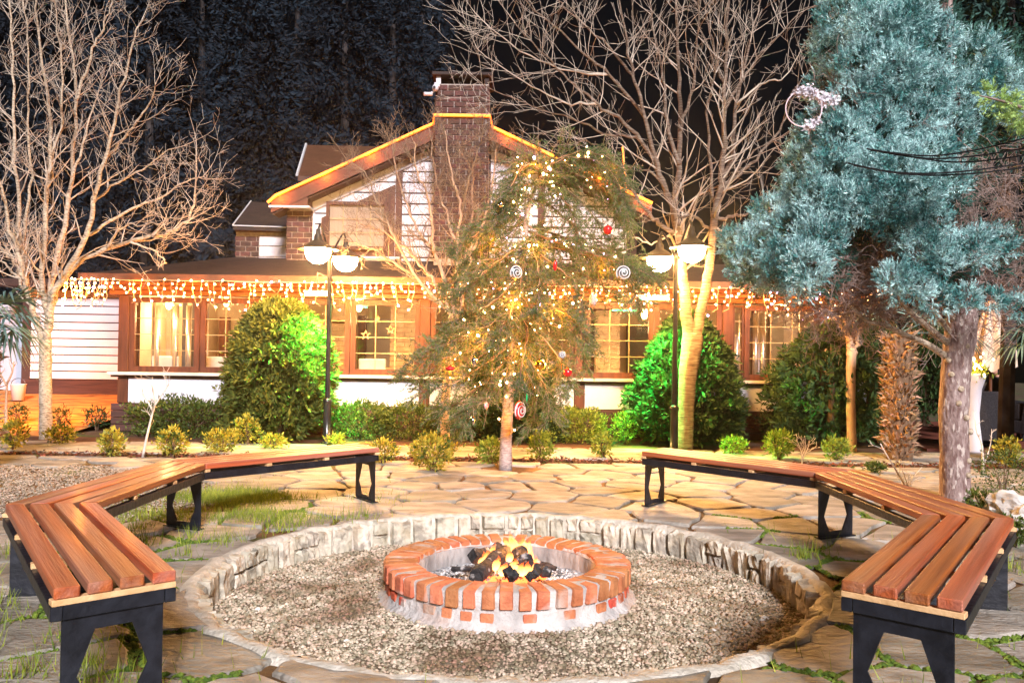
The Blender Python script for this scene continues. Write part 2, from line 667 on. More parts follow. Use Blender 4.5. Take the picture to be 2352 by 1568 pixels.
while a < 2 * PI - .03:
    w = rs.uniform(.055, .125)
    w = min(w, 2 * PI - a)
    seg, rows = [], ([(-.215, rs.uniform(-.015, .0))] if rs.random() < .62 else [(-.215, -.115), (-.108, -.004)])
    for z0, z1 in rows:
        mb = MB()
        g = .008
        nn = 4
        for rr, sh in ((PR - .025 - rs.uniform(0, .03), .82), (PR + .03, 1.0)):
            for zz in (z0, (z0 + z1) / 2, z1):
                for q in range(nn + 1):
                    t = a + g / PR + (w - 2 * g / PR) * (.5 + (q / nn - .5) * sh)
                    zc = (z0 + z1) / 2
                    bump = rs.uniform(-.01, .012) if rr < PR else 0
                    zj = zc + (zz - zc) * sh + (rs.uniform(-.012, .012) if zz != z0 else 0)
                    mb.v.append(((rr + bump) * math.cos(t), (rr + bump) * math.sin(t), zj))
        m_ = nn + 1
        for s in range(2):
            for q in range(nn):
                mb.f.append((s * m_ + q, s * m_ + q + 1, (s + 1) * m_ + q + 1, (s + 1) * m_ + q))
        o3 = 3 * m_
        for q in range(nn):
            mb.f.append((2 * m_ + q, 2 * m_ + q + 1, o3 + 2 * m_ + q + 1, o3 + 2 * m_ + q))
            mb.f.append((q, q + 1, o3 + q + 1, o3 + q))
        for s in range(2):
            for q in (0, nn):
                mb.f.append((s * m_ + q, (s + 1) * m_ + q, o3 + (s + 1) * m_ + q, o3 + s * m_ + q))
        mb.build('stone', M_rock, ring, False, 0, (PX, PY, 0))
    a += w
    i += 1

# ------------------------------------------------------------------ brick fire pit
M_brick = mat('orange brick', (.42, .13, .055), (.62, .24, .11), 9, .8, .5, 60, obj=.18, c3=(.55, .42, .36), scale3=6, lo3=.56, hi3=.72)
M_redbrick = mat('red brick', (.45, .06, .03), (.6, .12, .06), 9, .8, .5, 60, obj=.2, c3=(.5, .42, .38), scale3=7, lo3=.52, hi3=.66)
M_ashmort = mat('ashy mortar', (.36, .34, .33), (.60, .57, .55), 7, .9, .9, 35, c3=(.5, .36, .30), scale3=5, lo3=.52, hi3=.7)
CX, CY, CR = -0.01, 5.41, .765             # centre and outer radius
pit = thing('fire_pit', 'round brick fire pit with pale mortar joints in the gravel circle', 'fire pit', (CX, CY, -.2))
mb = MB()
mb.lathe([(CR + .12, -.205), (CR + .045, -.172), (CR + .0, -.14), (CR - .018, -.11), (CR - .028, -.06), (CR - .012, .034), (CR - .03, .043), (CR - .10, .046), (CR - .19, .042), (CR - .207, .03), (CR - .212, .012)], (CX, CY, 0), 80)
v2 = []
for x, y, z in mb.v:
    w = .006 * noise3((x * 5, y * 5, z * 9), 2)
    v2.append((x + w, y + w, z + w * .5))
mb.v = v2
mb.build('mortar', M_ashmort, pit, True)
M_soot = mat('sooty lining', (.17, .165, .165), (.46, .44, .43), 6, .95, .8, 30, stretch=(1, 1, .5))
lb = MB().lathe([(CR - .207, .012), (CR - .219, .002), (CR - .221, -.05), (CR - .22, -.2)], (CX, CY, 0), 80)
lb.build('lining', M_soot, pit, True)
NB = 46
ub = []
for s in range(4):
    bm_ = MB().box(-.5, .5, -.5, .5, -.5, .5)
    bm_.v = [(x * (1 + (.02 if y > 0 else -.02) * 0), y * rs.uniform(.95, 1.03), z * rs.uniform(.96, 1.03)) for x, y, z in bm_.v]
    ub.append(bm_.me('brick', M_brick, bevel=.07))
rb = unit_brick('brick', M_redbrick, .09)
for q in range(NB):                        # rowlock course: each brick points at the fire
    t = 2 * PI * (q + .5) / NB + rs.uniform(-.006, .006)
    rr = CR - .105
    w = 2 * PI * CR / NB
    link('brick', ub[q % 4], pit, (CX + rr * math.cos(t), CY + rr * math.sin(t), -.004 + rs.uniform(-.003, .004)), (rs.uniform(-.02, .02), rs.uniform(-.02, .02), t),
         (.212, w * rs.uniform(.64, .74), .105))
N2 = 40
for q in range(N2):                        # lower course: small patches of brick faces in the mortar
    t = 2 * PI * (q + .1) / N2
    rr = CR - .062
    if rs.random() < .25 and abs(math.cos(t)) < .7:
        continue
    link('brick', rb if abs(math.cos(t)) > .72 else ub[q % 4], pit, (CX + rr * math.cos(t), CY + rr * math.sin(t), -.098 + rs.uniform(-.006, .004)), (0, rs.uniform(-.03, .03), t), (.1, rs.uniform(.06, .09), .06 * rs.uniform(.8, 1.05)))
    if q % 2 == 0 and (math.sin(t) > -.72):
        link('brick', rb, pit, (CX + (rr + .012) * math.cos(t + .07), CY + (rr + .012) * math.sin(t + .07), -.165), (0, .05, t), (.1, .09, .055))
M_ash = mat('wood ash', (.30, .30, .31), (.72, .73, .75), 16, .95, .9, 60, c3=(.05, .05, .055), scale3=9, lo3=.5, hi3=.66)
V, F = [], []
for i_, rr in enumerate(np.linspace(.02, CR - .21, 9)):
    for j in range(48):
        t = 2 * PI * j / 48
        x, y = CX + rr * math.cos(t), CY + rr * math.sin(t)
        V.append((x, y, -.10 + .05 * math.exp(-(rr / .28) ** 2) + .014 * noise3((x * 6, y * 6, 1), 2)))
F = [(a_ * 48 + j, a_ * 48 + (j + 1) % 48, (a_ + 1) * 48 + (j + 1) % 48, (a_ + 1) * 48 + j) for a_ in range(8) for j in range(48)]
link('ash_bed', mesh('ash_bed', V, F, M_ash, True), pit)
n = 2600                                   # flakes of ash and crumbs of charcoal
rr, t = .5 * np.sqrt(rng.uniform(0, 1, n)), rng.uniform(0, 2 * PI, n)
fl = np.stack([CX + rr * np.cos(t), CY + rr * np.sin(t), -.095 + .05 * np.exp(-(rr / .28) ** 2)], 1)
o = link('ash_flakes', pebbles('ash_flakes', fl, rng.gamma(3, .0035, n), mat('ash flakes', (.1, .1, .1), (.8, .8, .82), 60, .95, island=.8)), pit)
o['kind'] = 'stuff'

M_char = mat('charred wood', (.012, .012, .014), (.05, .048, .05), 30, .8, 1.0, 45, c3=(.55, .53, .52), scale3=16, lo3=.6, hi3=.72)
M_ember = mat('glowing ember', (.02, .01, .01), None, 5, .9, emit=(1, .09, .02), strength=4.0)


def fire_log(a, b, r, label, k=9, square=False):
    a, b = Vector(a), Vector(b)
    mb = MB()
    n = 7
    q_ = random.Random(int(r * 9999))
    pts = [a.lerp(b, i / n) + Vector((q_.uniform(-1, 1), q_.uniform(-1, 1), q_.uniform(-1, 1))) * r * .08 for i in range(n + 1)]
    mb.tube(pts, [r * (.9 + .14 * math.sin(i * 1.7)) for i in range(n + 1)], 4 if square else k)
    if not square:
        mb.v = [tuple(Vector(p) + Vector((1, .7, .9)) * r * .13 * noise3((p[0] * 9, p[1] * 9, p[2] * 9), 3)) for p in mb.v]
    o = mb.build('firewood_log', M_char, None, False, 0)
    tag(o, label, 'log', 'charred logs in the fire pit')
    return o


def Q(u, v, Y):
    return P((1365 + u * .581) / 1.7415, (1931 + v * .581) / 1.7415, Y)


fire_log(Q(930, 640, 5.05), Q(1130, 470, 5.40), .052, 'long ash-grey charred log leaning up towards the flames')
fire_log(Q(905, 500, 5.30), Q(1040, 490, 5.48), .05, 'black blunt-ended log at the back edge of the woodpile', square=True)
fire_log(Q(1215, 470, 5.40), Q(1285, 580, 5.25), .06, 'thick black log standing upright in the flames')
fire_log(Q(1060, 440, 5.55), Q(1130, 500, 5.5), .05, 'white-ashed log end at the top of the woodpile')
fire_log(Q(1140, 600, 5.08), Q(1200, 655, 5.02), .042, 'small black block of charcoal at the front of the fire', square=True)
fire_log(Q(1290, 650, 5.02), Q(1360, 610, 5.12), .032, 'grey-blue split stick beside the charcoal block', square=True)
fire_log(Q(1330, 590, 5.25), Q(1440, 620, 5.2), .038, 'short black log end lying flat at the fire side away from the long log')
fire_log(Q(760, 590, 5.35), Q(900, 590, 5.3), .018, 'thin burnt branch lying on the ash beyond the long log')
fire_log(Q(1330, 540, 5.5), Q(1480, 590, 5.45), .02, 'thin burnt stick lying on the ash far from the flames')
eb = MB()
for i in range(70):
    t, q_ = random.uniform(0, 2 * PI), random.uniform(0, .2)
    x, y = CX + .04 + q_ * math.cos(t), CY - .12 + q_ * math.sin(t)
    s = random.uniform(.012, .028)
    eb.add([(x + dx * s, y + dy * s, -.06 + dz * s) for dx, dy, dz in ((1, 0, 0), (0, 1, .3), (-1, 0, .2), (0, -1, 0), (0, 0, 1), (0, 0, -1))],
           [(0, 1, 4), (1, 2, 4), (2, 3, 4), (3, 0, 4), (1, 0, 5), (2, 1, 5), (3, 2, 5), (0, 3, 5)])
tag(eb.build('embers', M_ember), None, None, kind='stuff')
# flames: twisted hollow tongues, hot at the root and clear at the tip
mf = bpy.data.materials.new('flame')
mf.use_nodes = True
n_, l_ = mf.node_tree.nodes, mf.node_tree.links
n_.remove(n_['Principled BSDF'])
tc = n_.new('ShaderNodeTexCoord')
sx = n_.new('ShaderNodeSeparateXYZ')
l_.new(tc.outputs['Generated'], sx.inputs[0])
rp = n_.new('ShaderNodeValToRGB')
rp.color_ramp.elements[0].color = (1, .55, .16, 1)
rp.color_ramp.elements[1].color = (1, .10, .01, 1)
rp.color_ramp.elements[1].position = .8
l_.new(sx.outputs[2], rp.inputs[0])
em = n_.new('ShaderNodeEmission')
em.inputs[1].default_value = 3.2
l_.new(rp.outputs[0], em.inputs[0])
tr = n_.new('ShaderNodeBsdfTransparent')
lw = n_.new('ShaderNodeLayerWeight')
lw.inputs[0].default_value = .35
nz = n_.new('ShaderNodeTexNoise')
nz.inputs['Scale'].default_value = 22
mr = n_.new('ShaderNodeMapRange')
mr.inputs[1].default_value, mr.inputs[2].default_value = .1, 1.0
mr.inputs[3].default_value, mr.inputs[4].default_value = .22, 1.0
l_.new(sx.outputs[2], mr.inputs[0])
ad = n_.new('ShaderNodeMath')
ad.operation = 'MAXIMUM'
l_.new(lw.outputs['Facing'], ad.inputs[0])
l_.new(mr.outputs[0], ad.inputs[1])
mx = n_.new('ShaderNodeMixShader')
l_.new(ad.outputs[0], mx.inputs[0])
l_.new(em.outputs[0], mx.inputs[1])
l_.new(tr.outputs[0], mx.inputs[2])
l_.new(mx.outputs[0], n_['Material Output'].inputs[0])
fire = thing('fire', 'orange flames licking up between the charred logs', 'fire', (CX, CY - .1, -.08))
for (u0, v0, u1, v1, Y, r_) in ((985, 570, 1010, 470, 5.33, .035), (960, 575, 985, 490, 5.3, .03), (1150, 540, 1165, 480, 5.3, .03), (1195, 520, 1180, 385, 5.42, .042), (1215, 470, 1150, 350, 5.5, .03),
                            (1040, 520, 1050, 430, 5.42, .026), (1170, 520, 1130, 420, 5.45, .03), (1240, 500, 1235, 400, 5.5, .026), (1150, 470, 1120, 385, 5.5, .022), (1330, 600, 1335, 520, 5.28, .024), (1240, 640, 1250, 560, 5.1, .03), (1060, 600, 1080, 520, 5.15, .03), (1290, 480, 1310, 400, 5.5, .02),
                            (1270, 520, 1260, 370, 5.45, .03), (1310, 560, 1300, 440, 5.35, .028), (1270, 630, 1300, 560, 5.15, .035), (1110, 640, 1130, 560, 5.12, .035), (1180, 600, 1200, 540, 5.2, .035)):
    a, b = Q(u0, v0, Y), Q(u1, v1 - 25, Y)
    mb = MB()
    pts, rr = [], []
    for i in range(11):
        s = i / 10
        pts.append(a.lerp(b, s) + Vector((math.sin(s * 5 + u0) * .012, math.cos(s * 4 + v0) * .012, 0)) * s)
        rr.append(r_ * .8 * (math.sin(PI * min(1, .25 + s * .75)) ** 1.6 + .02))
    mb.tube(pts, rr, 9, False)
    mb.build('flame', mf, fire, True)
fl_ = bpy.data.lights.new('fire_light', 'POINT')
fl_.energy, fl_.color, fl_.shadow_soft_size = 9, (1, .36, .08), .09
fo = bpy.data.objects.new('fire_light', fl_)
COL.objects.link(fo)
fo.location = (CX + .06, CY - .02, .13)

# ------------------------------------------------------------------ slatted benches on black steel frames
M_slat = mat('varnished slat', (.27, .055, .016), (.58, .16, .045), 3.5, .42, .35, 12, obj=.16, coord='obj', stretch=(.3, 9, 9), coat=.15, c3=(.40, .20, .14), scale3=1.1, lo3=.42, hi3=.72, detail=8, lo=.3, hi=.7)
M_batten = mat('raw batten', (.62, .36, .16), (.78, .5, .26), 4, .6, .2, 20, coord='obj', stretch=(4, 1, 4))
M_steel = mat('black steel', (.006, .007, .011), (.016, .018, .026), 14, .4, .25, 30, spec=.5)


def bench(sg, label):
    J = [((1.255 * sg, 3.28), (1.585 * sg, 2.99)), ((2.235 * sg, 4.70), (2.70 * sg, 4.60)), ((2.235 * sg, 6.35), (2.62 * sg, 6.53)), ((1.15 * sg, 7.61), (1.42 * sg, 7.97))]
    J = [(Vector((*a, 0)), Vector((*b, 0))) for a, b in J]
    root = thing('slatted_bench', label, 'bench', tuple((J[1][0] + J[2][0]) / 2), 'three-sided slatted benches round the fire pit')
    T = .49
    for s in range(3):
        (ai, ao), (bi, bo) = J[s], J[s + 1]
        ax = (bi - ai).normalized()
        for q in range(4):
            t0 = q / 4 + .012 + .012 * (q > 0)
            t1 = t0 + .195
            cs = [ai.lerp(ao, t0), bi.lerp(bo, t0), bi.lerp(bo, t1), ai.lerp(ao, t1)]
            c = sum(cs, Vector()) / 4
            ang = math.atan2(ax.y, ax.x)
            R_ = Matrix.Rotation(-ang, 3, 'Z')
            loc = [R_ @ (p - c) for p in cs]
            sh = .004 if s else .002
            loc = [p - Vector((math.copysign(sh if 0 < s or p.x > 0 else 0, p.x), 0, 0)) for p in loc]
            mb = MB().prism([(p.x, p.y) for p in loc], 'z', -.042, 0)
            mb.build('slat', M_slat, root, False, .005, (c.x, c.y, T + random.uniform(-.0015, .0015)), (0, 0, ang))
        L = (bi - ai).length
        for f_ in ((.0, .33, .66, 1.0)[:4] if s != 1 else (.3, .66)):
            p, q_ = ai.lerp(bi, f_), ao.lerp(bo, f_)
            if s == 0 and f_ == 1.0 or s == 2 and f_ == 0.0:
                pass
            d = (q_ - p)
            ang = math.atan2(d.y, d.x)
            off = ax * (.024 if f_ == 0 else (-.024 if f_ == 1 else 0))
            c = (p + q_) / 2 + off
            MB().box(-d.length / 2 + .006, d.length / 2 - .006, -.022, .022, -.011, .011).build('batten', M_batten, root, False, .002, (c.x, c.y, T - .0545), (0, 0, ang))
        # steel frame: two long rails and the cross rails at the ends
        for e0, e1, ins in ((ai, bi, 1), (ao, bo, -1)):
            d = e1 - e0
            nrm = (ao - ai).normalized() * (.024 * ins)
            e0_, e1_ = e0 + nrm + d.normalized() * .002, e1 + nrm - d.normalized() * .002
            c, d = (e0_ + e1_) / 2, e1_ - e0_
            MB().box(-d.length / 2, d.length / 2, -.02, .02, -.026, .026).build('rail', M_steel, root, False, .003, (c.x, c.y, T - .092), (0, 0, math.atan2(d.y, d.x)))
    for s in range(4):
        i_, o_ = J[s]
        d = o_ - i_
        ang = math.atan2(d.y, d.x)
        al = Vector((-d.y, d.x, 0)).normalized()
        inward = (J[1][0] - J[0][0]) if s == 0 else ((J[2][0] - J[3][0]) if s == 3 else Vector())
        off = al * (.022 if al.dot(inward) > 0 else -.022) if inward.length else Vector()
        c = (i_ + o_) / 2 + off
        if s in (0, 3):
            MB().box(-d.length / 2 + .046, d.length / 2 - .046, -.02, .02, -.026, .026).build('cross_rail', M_steel, root, False, .003, (c.x, c.y, T - .092), (0, 0, ang))
        # leg: a steel plate with a six-sided hole and a foot flange
        w, h = d.length / 2 - .045, T - .118
        leg = link('leg', None, root, (c.x, c.y, 0), (0, 0, ang)) if False else None
        o8 = [(-w, .012), (w, .012), (w, h * .5), (w, h), (-w, h), (-w, h * .5)]
        i8 = [(-w * .40, .05), (w * .40, .05), (w * .70, h * .43), (w * .37, h - .052), (-w * .37, h - .052), (-w * .70, h * .43)]
        o8 = [(-w, .012), (w, .012), (w, h * .45), (w, h), (-w, h), (-w, h * .45)]
        mb = MB()
        for yy in (-.005, .005):
            mb.v += [(x, yy, z) for x, z in o8] + [(x, yy, z) for x, z in i8]
        for j in range(6):
            k2 = (j + 1) % 6
            mb.f += [(j, k2, 6 + k2, 6 + j), (12 + k2, 12 + j, 18 + j, 18 + k2), (j, 12 + j, 12 + k2, k2), (6 + k2, 18 + k2, 18 + j, 6 + j)]
        lg = mb.build('leg', M_steel, root, False, 0, (c.x, c.y, 0), (0, 0, ang))
        MB().box(-w - .005, w + .005, -.035, .035, .002, .012).build('foot_plate', M_steel, lg, False, .002, (c.x, c.y, 0), (0, 0, ang))
    return root


bench(-1, 'orange slatted three-sided bench on black steel legs before the gravel patch and lawn')
bench(1, 'orange slatted three-sided bench on black steel legs in front of the blue conifer')
# ------------------------------------------------------------------ the house
M_wood = mat('brown joinery', (.065, .021, .008), (.12, .038, .014), 3, .5, .25, 12, stretch=(6, 6, .6))
M_beam = mat('cornice wood', (.16, .055, .016), (.26, .10, .03), 3, .5, .3, 12, stretch=(.5, 6, 6))
M_plinth = mat('dark plinth board', (.045, .018, .016), (.085, .036, .03), 3, .55, .35, 14, stretch=(.5, 6, 8), obj=.15)
M_panel = mat('white board', (.58, .56, .62), (.70, .68, .74), 1.2, .6, .12, 50, obj=.03)
M_gap = mat('dark backing', (.035, .018, .016), (.05, .03, .026), 4, .8)
M_hbrick = mat('dark brown brick', (.05, .02, .015), (.10, .036, .026), 10, .7, .5, 50, obj=.28)
M_hmort = mat('pale brick joint', (.30, .24, .21), (.44, .37, .33), 20, .9)
M_roof = mat('dark roof', (.028, .016, .014), (.05, .03, .024), 6, .75, .4, 30)
M_fascia = mat('chestnut fascia', (.085, .036, .018), (.12, .05, .026), 4, .6, .3, 25)
M_sill = mat('pale stone sill', (.58, .52, .44), (.72, .66, .56), 6, .6, .2, 30)
M_flash = mat('white metal edging', (.6, .6, .62), None, 3, .4)
M_gold = mat('gold glazing bar', (.42, .30, .14), (.52, .40, .22), 5, .35, metal=.35)
M_glass = glass_mat('window glass', (1, .99, .97), .07)
M_plaster = mat('interior cream plaster', (.50, .40, .28), (.60, .50, .36), 2, .8)
M_floor_in = mat('interior floor', (.30, .17, .08), (.42, .25, .12), 3, .5, stretch=(1, 6, 1))
M_inbrick = mat('whitewashed interior brick', (.62, .50, .38), (.78, .68, .54), 9, .85, .6, 40, obj=.15)
FY, UY = 14.2, 16.0                        # depth of the glazed front and of the gable above it
house = thing('house', 'large dark-roofed restaurant house with a lit window front, white boards and a brick chimney gable', 'house', (0, FY, 0))
S_F = FPX / FY


def fx(u):
    return (u - 1176) / S_F


XL, XR = fx(268), fx(2034)
# plinth of horizontal dark boards, white panels, brown posts, pale sill
MB().box(XL + .02, XR - .02, FY + .06, FY + .3, 0, .95).build('wall', M_gap, house)
for i in range(4):
    z0 = -.02 + i * .115
    for x0, x1 in ((XL - .06, -2.4), (-2.395, 1.9), (1.905, XR + .04)):
        MB().box(x0, x1, FY - .03 - .004 * (i % 2), FY + .058, z0, z0 + .109).build('plinth_board', M_plinth, house, bevel=.006)
posts = [fx(v) for v in (284, 631, 976, 1332, 1672, 2024)]
for a_, b_ in zip(posts[:-1], posts[1:]):
    MB().box(a_ + .09, b_ - .09, FY + .0, FY + .058, .446, .868).build('white_panel', M_panel, house, bevel=.004)
for x in posts:
    MB().box(x - .085, x + .085, FY - .012, FY + .057, .446, .866).build('post', M_wood, house, bevel=.006)
MB().box(XL - .1, XR + .1, FY - .13, FY + .3, .905, .955).build('sill', M_sill, house, bevel=.008)
MB().box(XL - .06, XR + .06, FY - .06, FY + .06, .87, .903).build('sill_trim', M_wood, house)
ZG0, ZG1 = .957, 2.22
for x in posts:
    MB().box(x - .085, x + .085, FY - .02, FY + .16, ZG0, ZG1 - .003).build('window_post', M_wood, house, bevel=.008)


def window(x0, x1, z0, z1, y, cols, rows, fw=.085, parent=None, tilt=0):
    mb = MB()
    for a in ((x0, x1, z0, z0 + fw * 1.1), (x0, x1, z1 - fw, z1), (x0, x0 + fw, z0 + fw * 1.1, z1 - fw), (x1 - fw, x1, z0 + fw * 1.1, z1 - fw)):
        mb.box(a[0], a[1], y - .025, y + .045, a[2], a[3])
    w = mb.build('window', M_wood, parent)
    gx0, gx1, gz0, gz1 = x0 + fw, x1 - fw, z0 + fw * 1.1, z1 - fw
    MB().box(gx0, gx1, y + .008, y + .013, gz0, gz1).build('pane', M_glass, w)
    for i in range(1, cols):
        x = gx0 + (gx1 - gx0) * i / cols
        MB().box(x - .007, x + .007, y - .004, y + .006, gz0, gz1).build('glazing_bar', M_gold, w)
    for i in range(1, rows):
        z = gz0 + (gz1 - gz0) * i / rows
        MB().box(gx0, gx1, y - .012, y - .005, z - .006, z + .006).build('glazing_bar', M_gold, w)
    return w


for a_, b_ in zip(posts[:-1], posts[1:]):
    m_ = (a_ + b_) / 2
    if a_ > fx(1650):                      # the bay with the narrow open casement
        window(a_ + .088, a_ + .27, ZG0 + .002, ZG1 - .03, FY + .06, 1, 5, .03, house)
        window(a_ + .275, b_ - 1.02, ZG0 + .002, ZG1 - .03, FY + .03, 3, 4, .085, house)
        window(b_ - 1.015, b_ - .088, ZG0 + .002, ZG1 - .03, FY + .03, 3, 4, .085, house)
    else:
        window(a_ + .088, m_ - .003, ZG0 + .002, ZG1 - .03, FY + .03, 3, 4, .085, house)
        window(m_ + .003, b_ - .088, ZG0 + .002, ZG1 - .03, FY + .055, 3, 4, .085, house)
# cornice of three wooden steps under the eave
for i, (y0, z0, z1) in enumerate(((FY - .05, ZG1, 2.30), (FY - .13, 2.302, 2.37), (FY - .24, 2.372, 2.43))):
    MB().box(XL - .12 - .03 * i, XR + .12 + .03 * i, y0, FY + .2, z0, z1).build('cornice', M_beam, house, bevel=.006)
# lean-to roof over the glazed front
EY, EZ = 13.72, 2.445
mb = MB()
x0, x1 = fx(178) * EY / FY, fx(2075) * EY / FY
mb.add([(x0, EY, EZ), (x1, EY, EZ), (x1, UY + .2, 3.0), (x0 + 1.6, UY + .2, 3.0), (x0, EY, EZ + .07), (x1, EY, EZ + .07), (x1, UY + .2, 3.08), (x0 + 1.6, UY + .2, 3.08), (x0, 17.4, EZ + .03), (x0, 17.4, EZ + .10)],
       [(0, 3, 2, 1), (4, 5, 6, 7), (0, 1, 5, 4), (1, 2, 6, 5), (2, 3, 7, 6), (0, 8, 3), (4, 7, 9), (0, 4, 9, 8), (3, 8, 9, 7)])
mb.build('lower_roof', M_roof, house)
MB().box(x0, x1, EY - .03, EY - .004, EZ - .02, EZ + .085).build('eave_board', M_fascia, house)
for q in range(6):                         # raised seams of the lean-to roof
    pass

# gable wall above
AX, AZ, SL = -.95, 5.71, .468              # apex and slope of the roof edge
RY = 15.62


def rz(x):
    return AZ - SL * abs(x - AX)


def up(u, v, y=UY):
    p = P(u, v, y)
    return p.x, p.z


GB = 2.90
xl, xr = -4.2, 2.3
MB().prism([(xl, GB), (xr, GB), (xr, rz(xr) - .3), (AX, AZ - .3), (xl, rz(xl) - .3)], 'y', UY + .06, UY + .3).build('gable_wall', M_gap, house)
# two roof planes with thickness
for sg in (-1, 1):
    xe = AX + sg * 3.42
    MB().prism([(AX, AZ), (xe, rz(xe)), (xe, rz(xe) - .13), (AX, AZ - .13)], 'y', RY, 21.5).build('roof', M_roof, house)
    MB().prism([(AX + sg * .002, AZ - .012), (xe + sg * .03, rz(xe) - .025), (xe + sg * .03, rz(xe) - .28), (AX + sg * .002, AZ - .265)], 'y', RY - .05, RY - .003).build('barge_board', M_fascia, house)
    MB().prism([(AX, AZ - .265), (xe, rz(xe) - .28), (xe, rz(xe) - .30), (AX, AZ - .285)], 'y', RY - .003, UY + .05).build('soffit', M_fascia, house)
# boxed eave at the left
MB().box(-4.40, -3.74, RY - .04, UY + .3, 3.97, 4.13).build('eave_box', M_fascia, house)
MB().box(-4.44, -3.70, RY - .06, UY + .02, 3.93, 3.967).build('eave_trim', M_flash, house)


def clip_row(x0, x1, z0, z1, drop):
    """the part of a board row under the roof slope"""
    top = lambda x: rz(x) - drop
    pts = [(x0, z0), (x1, z0)]
    res = []
    for x in (x1, x0):
        pts_z = min(z1, top(x))
        res.append((x, pts_z))
    if res[0][1] <= z0 and res[1][1] <= z0:
        return None
    poly = [(x0, z0), (x1, z0), res[0], res[1]]
    # cut off where the slope dips under the row
    for i, (x, z) in enumerate(list(res)):
        if z < z0:
            xs = AX + (1 if x > AX else -1) * (AZ - drop - z0) / SL
            poly = [(xs, z0), (x1, z0), res[0]] if i == 1 else [(x0, z0), (xs, z0), res[1]]
    # corner where the slope meets the row's top
    sgx = -1 if (x0 + x1) / 2 < AX else 1
    xt = AX + sgx * (AZ - drop - z1) / SL
    if x0 < xt < x1 and len(poly) == 4:
        poly = [(x0, z0), (x1, z0), (x1, min(z1, top(x1))), (xt, z1), (x0, min(z1, top(x0)))]
    elif x0 < xt < x1 and len(poly) == 3:
        poly = ([poly[0], poly[1], (x1, z1), (xt, z1)] if sgx < 0 else [poly[0], poly[1], (xt, z1), (x0, z1)])
    return poly


DROP = .31
for a_, b_ in ((-3.72, -2.20), (-2.08, -1.44), (-.44, .45), (.57, 2.1)):
    z = GB + .02
    while z < 5.4:
        p = clip_row(a_, b_, z, z + .172, DROP)
        if p:
            MB().prism(p, 'y', UY + .02, UY + .058).build('siding_board', M_panel, house, bevel=.003)
        z += .2
for x in (-2.14, .51):
    MB().prism([(x - .06, GB), (x + .06, GB), (x + .06, rz(x + .06) - DROP), (x - .06, rz(x - .06) - DROP)], 'y', UY - .01, UY + .057).build('post', M_wood, house)
# white frame following the slope
wa = (-3.78, -1.44)
MB().prism([(wa[0], rz(wa[0]) - .30), (wa[1], rz(wa[1]) - .30), (wa[1], rz(wa[1]) - .44), (wa[0], rz(wa[0]) - .46)], 'y', UY - .03, UY + .016).build('gable_trim', M_panel, house)
MB().box(-3.80, -3.70, UY - .032, UY + .018, GB, rz(-3.78) - .42).build('gable_trim', M_panel, house)
# recessed window of the gable in its brown surround
wx0, wx1, wz0 = up(737, 560)[0], up(906, 560)[0], up(820, 590)[1]
MB().prism([(wx0, wz0), (wx1, wz0), (wx1, rz(wx1) - .66), (wx0, rz(wx0) - .66)], 'y', UY - .0, UY + .05).build('window_surround', M_wood, house)
M_curtain = mat('pale curtain', (.40, .32, .26), (.47, .38, .31), 2, .9, stretch=(8, 1, .3))
g0, g1 = up(757, 566), up(884, 473)
mb = MB().box(g0[0], g1[0], UY - .014, UY - .006, g0[1], g1[1])
mb.build('curtain', M_curtain, house)
window(g0[0] - .06, g1[0] + .06, g0[1] - .06, g1[1] + .06, UY - .05, 4, 3, .06, house)
MB().box(wx0 + .0, wx1 + .1, UY - .03, UY - .003, wz0 - .03, wz0 + .01).build('window_sill', M_panel, house)

# brickwork: chimney stack, corner pier, side annexe, every brick a piece of its own
hb = unit_brick('brick', M_hbrick, .05)


def brick_face(parent, x0, x1, z0, z1, y, depth=.05, L=.2, h=.085, pitch=.1, joint=.014):
    z, row = z0, 0
    while z + h <= z1 + .001:
        x = x0 - (L + joint) * (.5 if row % 2 else 0)
        while x < x1 - .01:
            a, b = max(x, x0), min(x + L, x1)
            if b - a > .03:
                link('brick', hb, parent, ((a + b) / 2, y, z + h / 2), None, (b - a, depth, h))
            x += L + joint
        z += pitch
        row += 1


CHX0, CHX1, CHY = -1.425, -.462, 15.28
CHT = P(1055, 193, CHY).z
ch = MB().box(CHX0 + .012, CHX1 - .012, CHY + .012, CHY + .9, 2.9, CHT).build('chimney', M_hmort, house)
brick_face(ch, CHX0, CHX1, 3.02, CHT, CHY + .018, .05, .215, .085, .1)
MB().box(CHX0 + .1, CHX1 - .1, CHY + .15, CHY + .75, CHT + .001, CHT + .13).build('flue', M_roof, ch)
for x in (CHX0 + .05, CHX1 - .05):
    for y in (CHY + .05, CHY + .8):
        MB().box(x - .04, x + .04, y - .04, y + .04, CHT + .002, CHT + .14).build('cap_pillar', M_flash if x < -1 and y < 15.5 else M_roof, ch)
MB().box(CHX0 - .06, CHX1 + .06, CHY - .07, CHY + .98, CHT + .14, CHT + .2).build('chimney_cap', M_roof, ch, bevel=.01)
px0, px1 = up(659, 550, 15.9)[0], up(717, 550, 15.9)[0]
pier = MB().box(px0 + .01, px1 - .01, 15.87, 16.05, GB, 3.93).build('brick_pier', M_hmort, house)
brick_face(pier, px0, px1, GB + .03, 3.93, 15.875, .05, .2, .085, .1)
AY = 17.0
ax0, ax1, axm = up(540, 570, AY)[0], up(662, 570, AY)[0], up(594, 570, AY)[0]
az1 = up(600, 521, AY)[1]
an = MB().box(ax0 + .01, ax1, AY + .012, AY + 2.5, 2.5, az1).build('annexe_wall', M_hmort, house)
brick_face(an, ax0, axm, 2.9, az1 - .12, AY + .018, .05, .2, .085, .1)
MB().box(ax0, ax1, AY - .02, AY + .011, az1 - .11, az1).build('annexe_lintel', M_wood, house)
z = 2.78
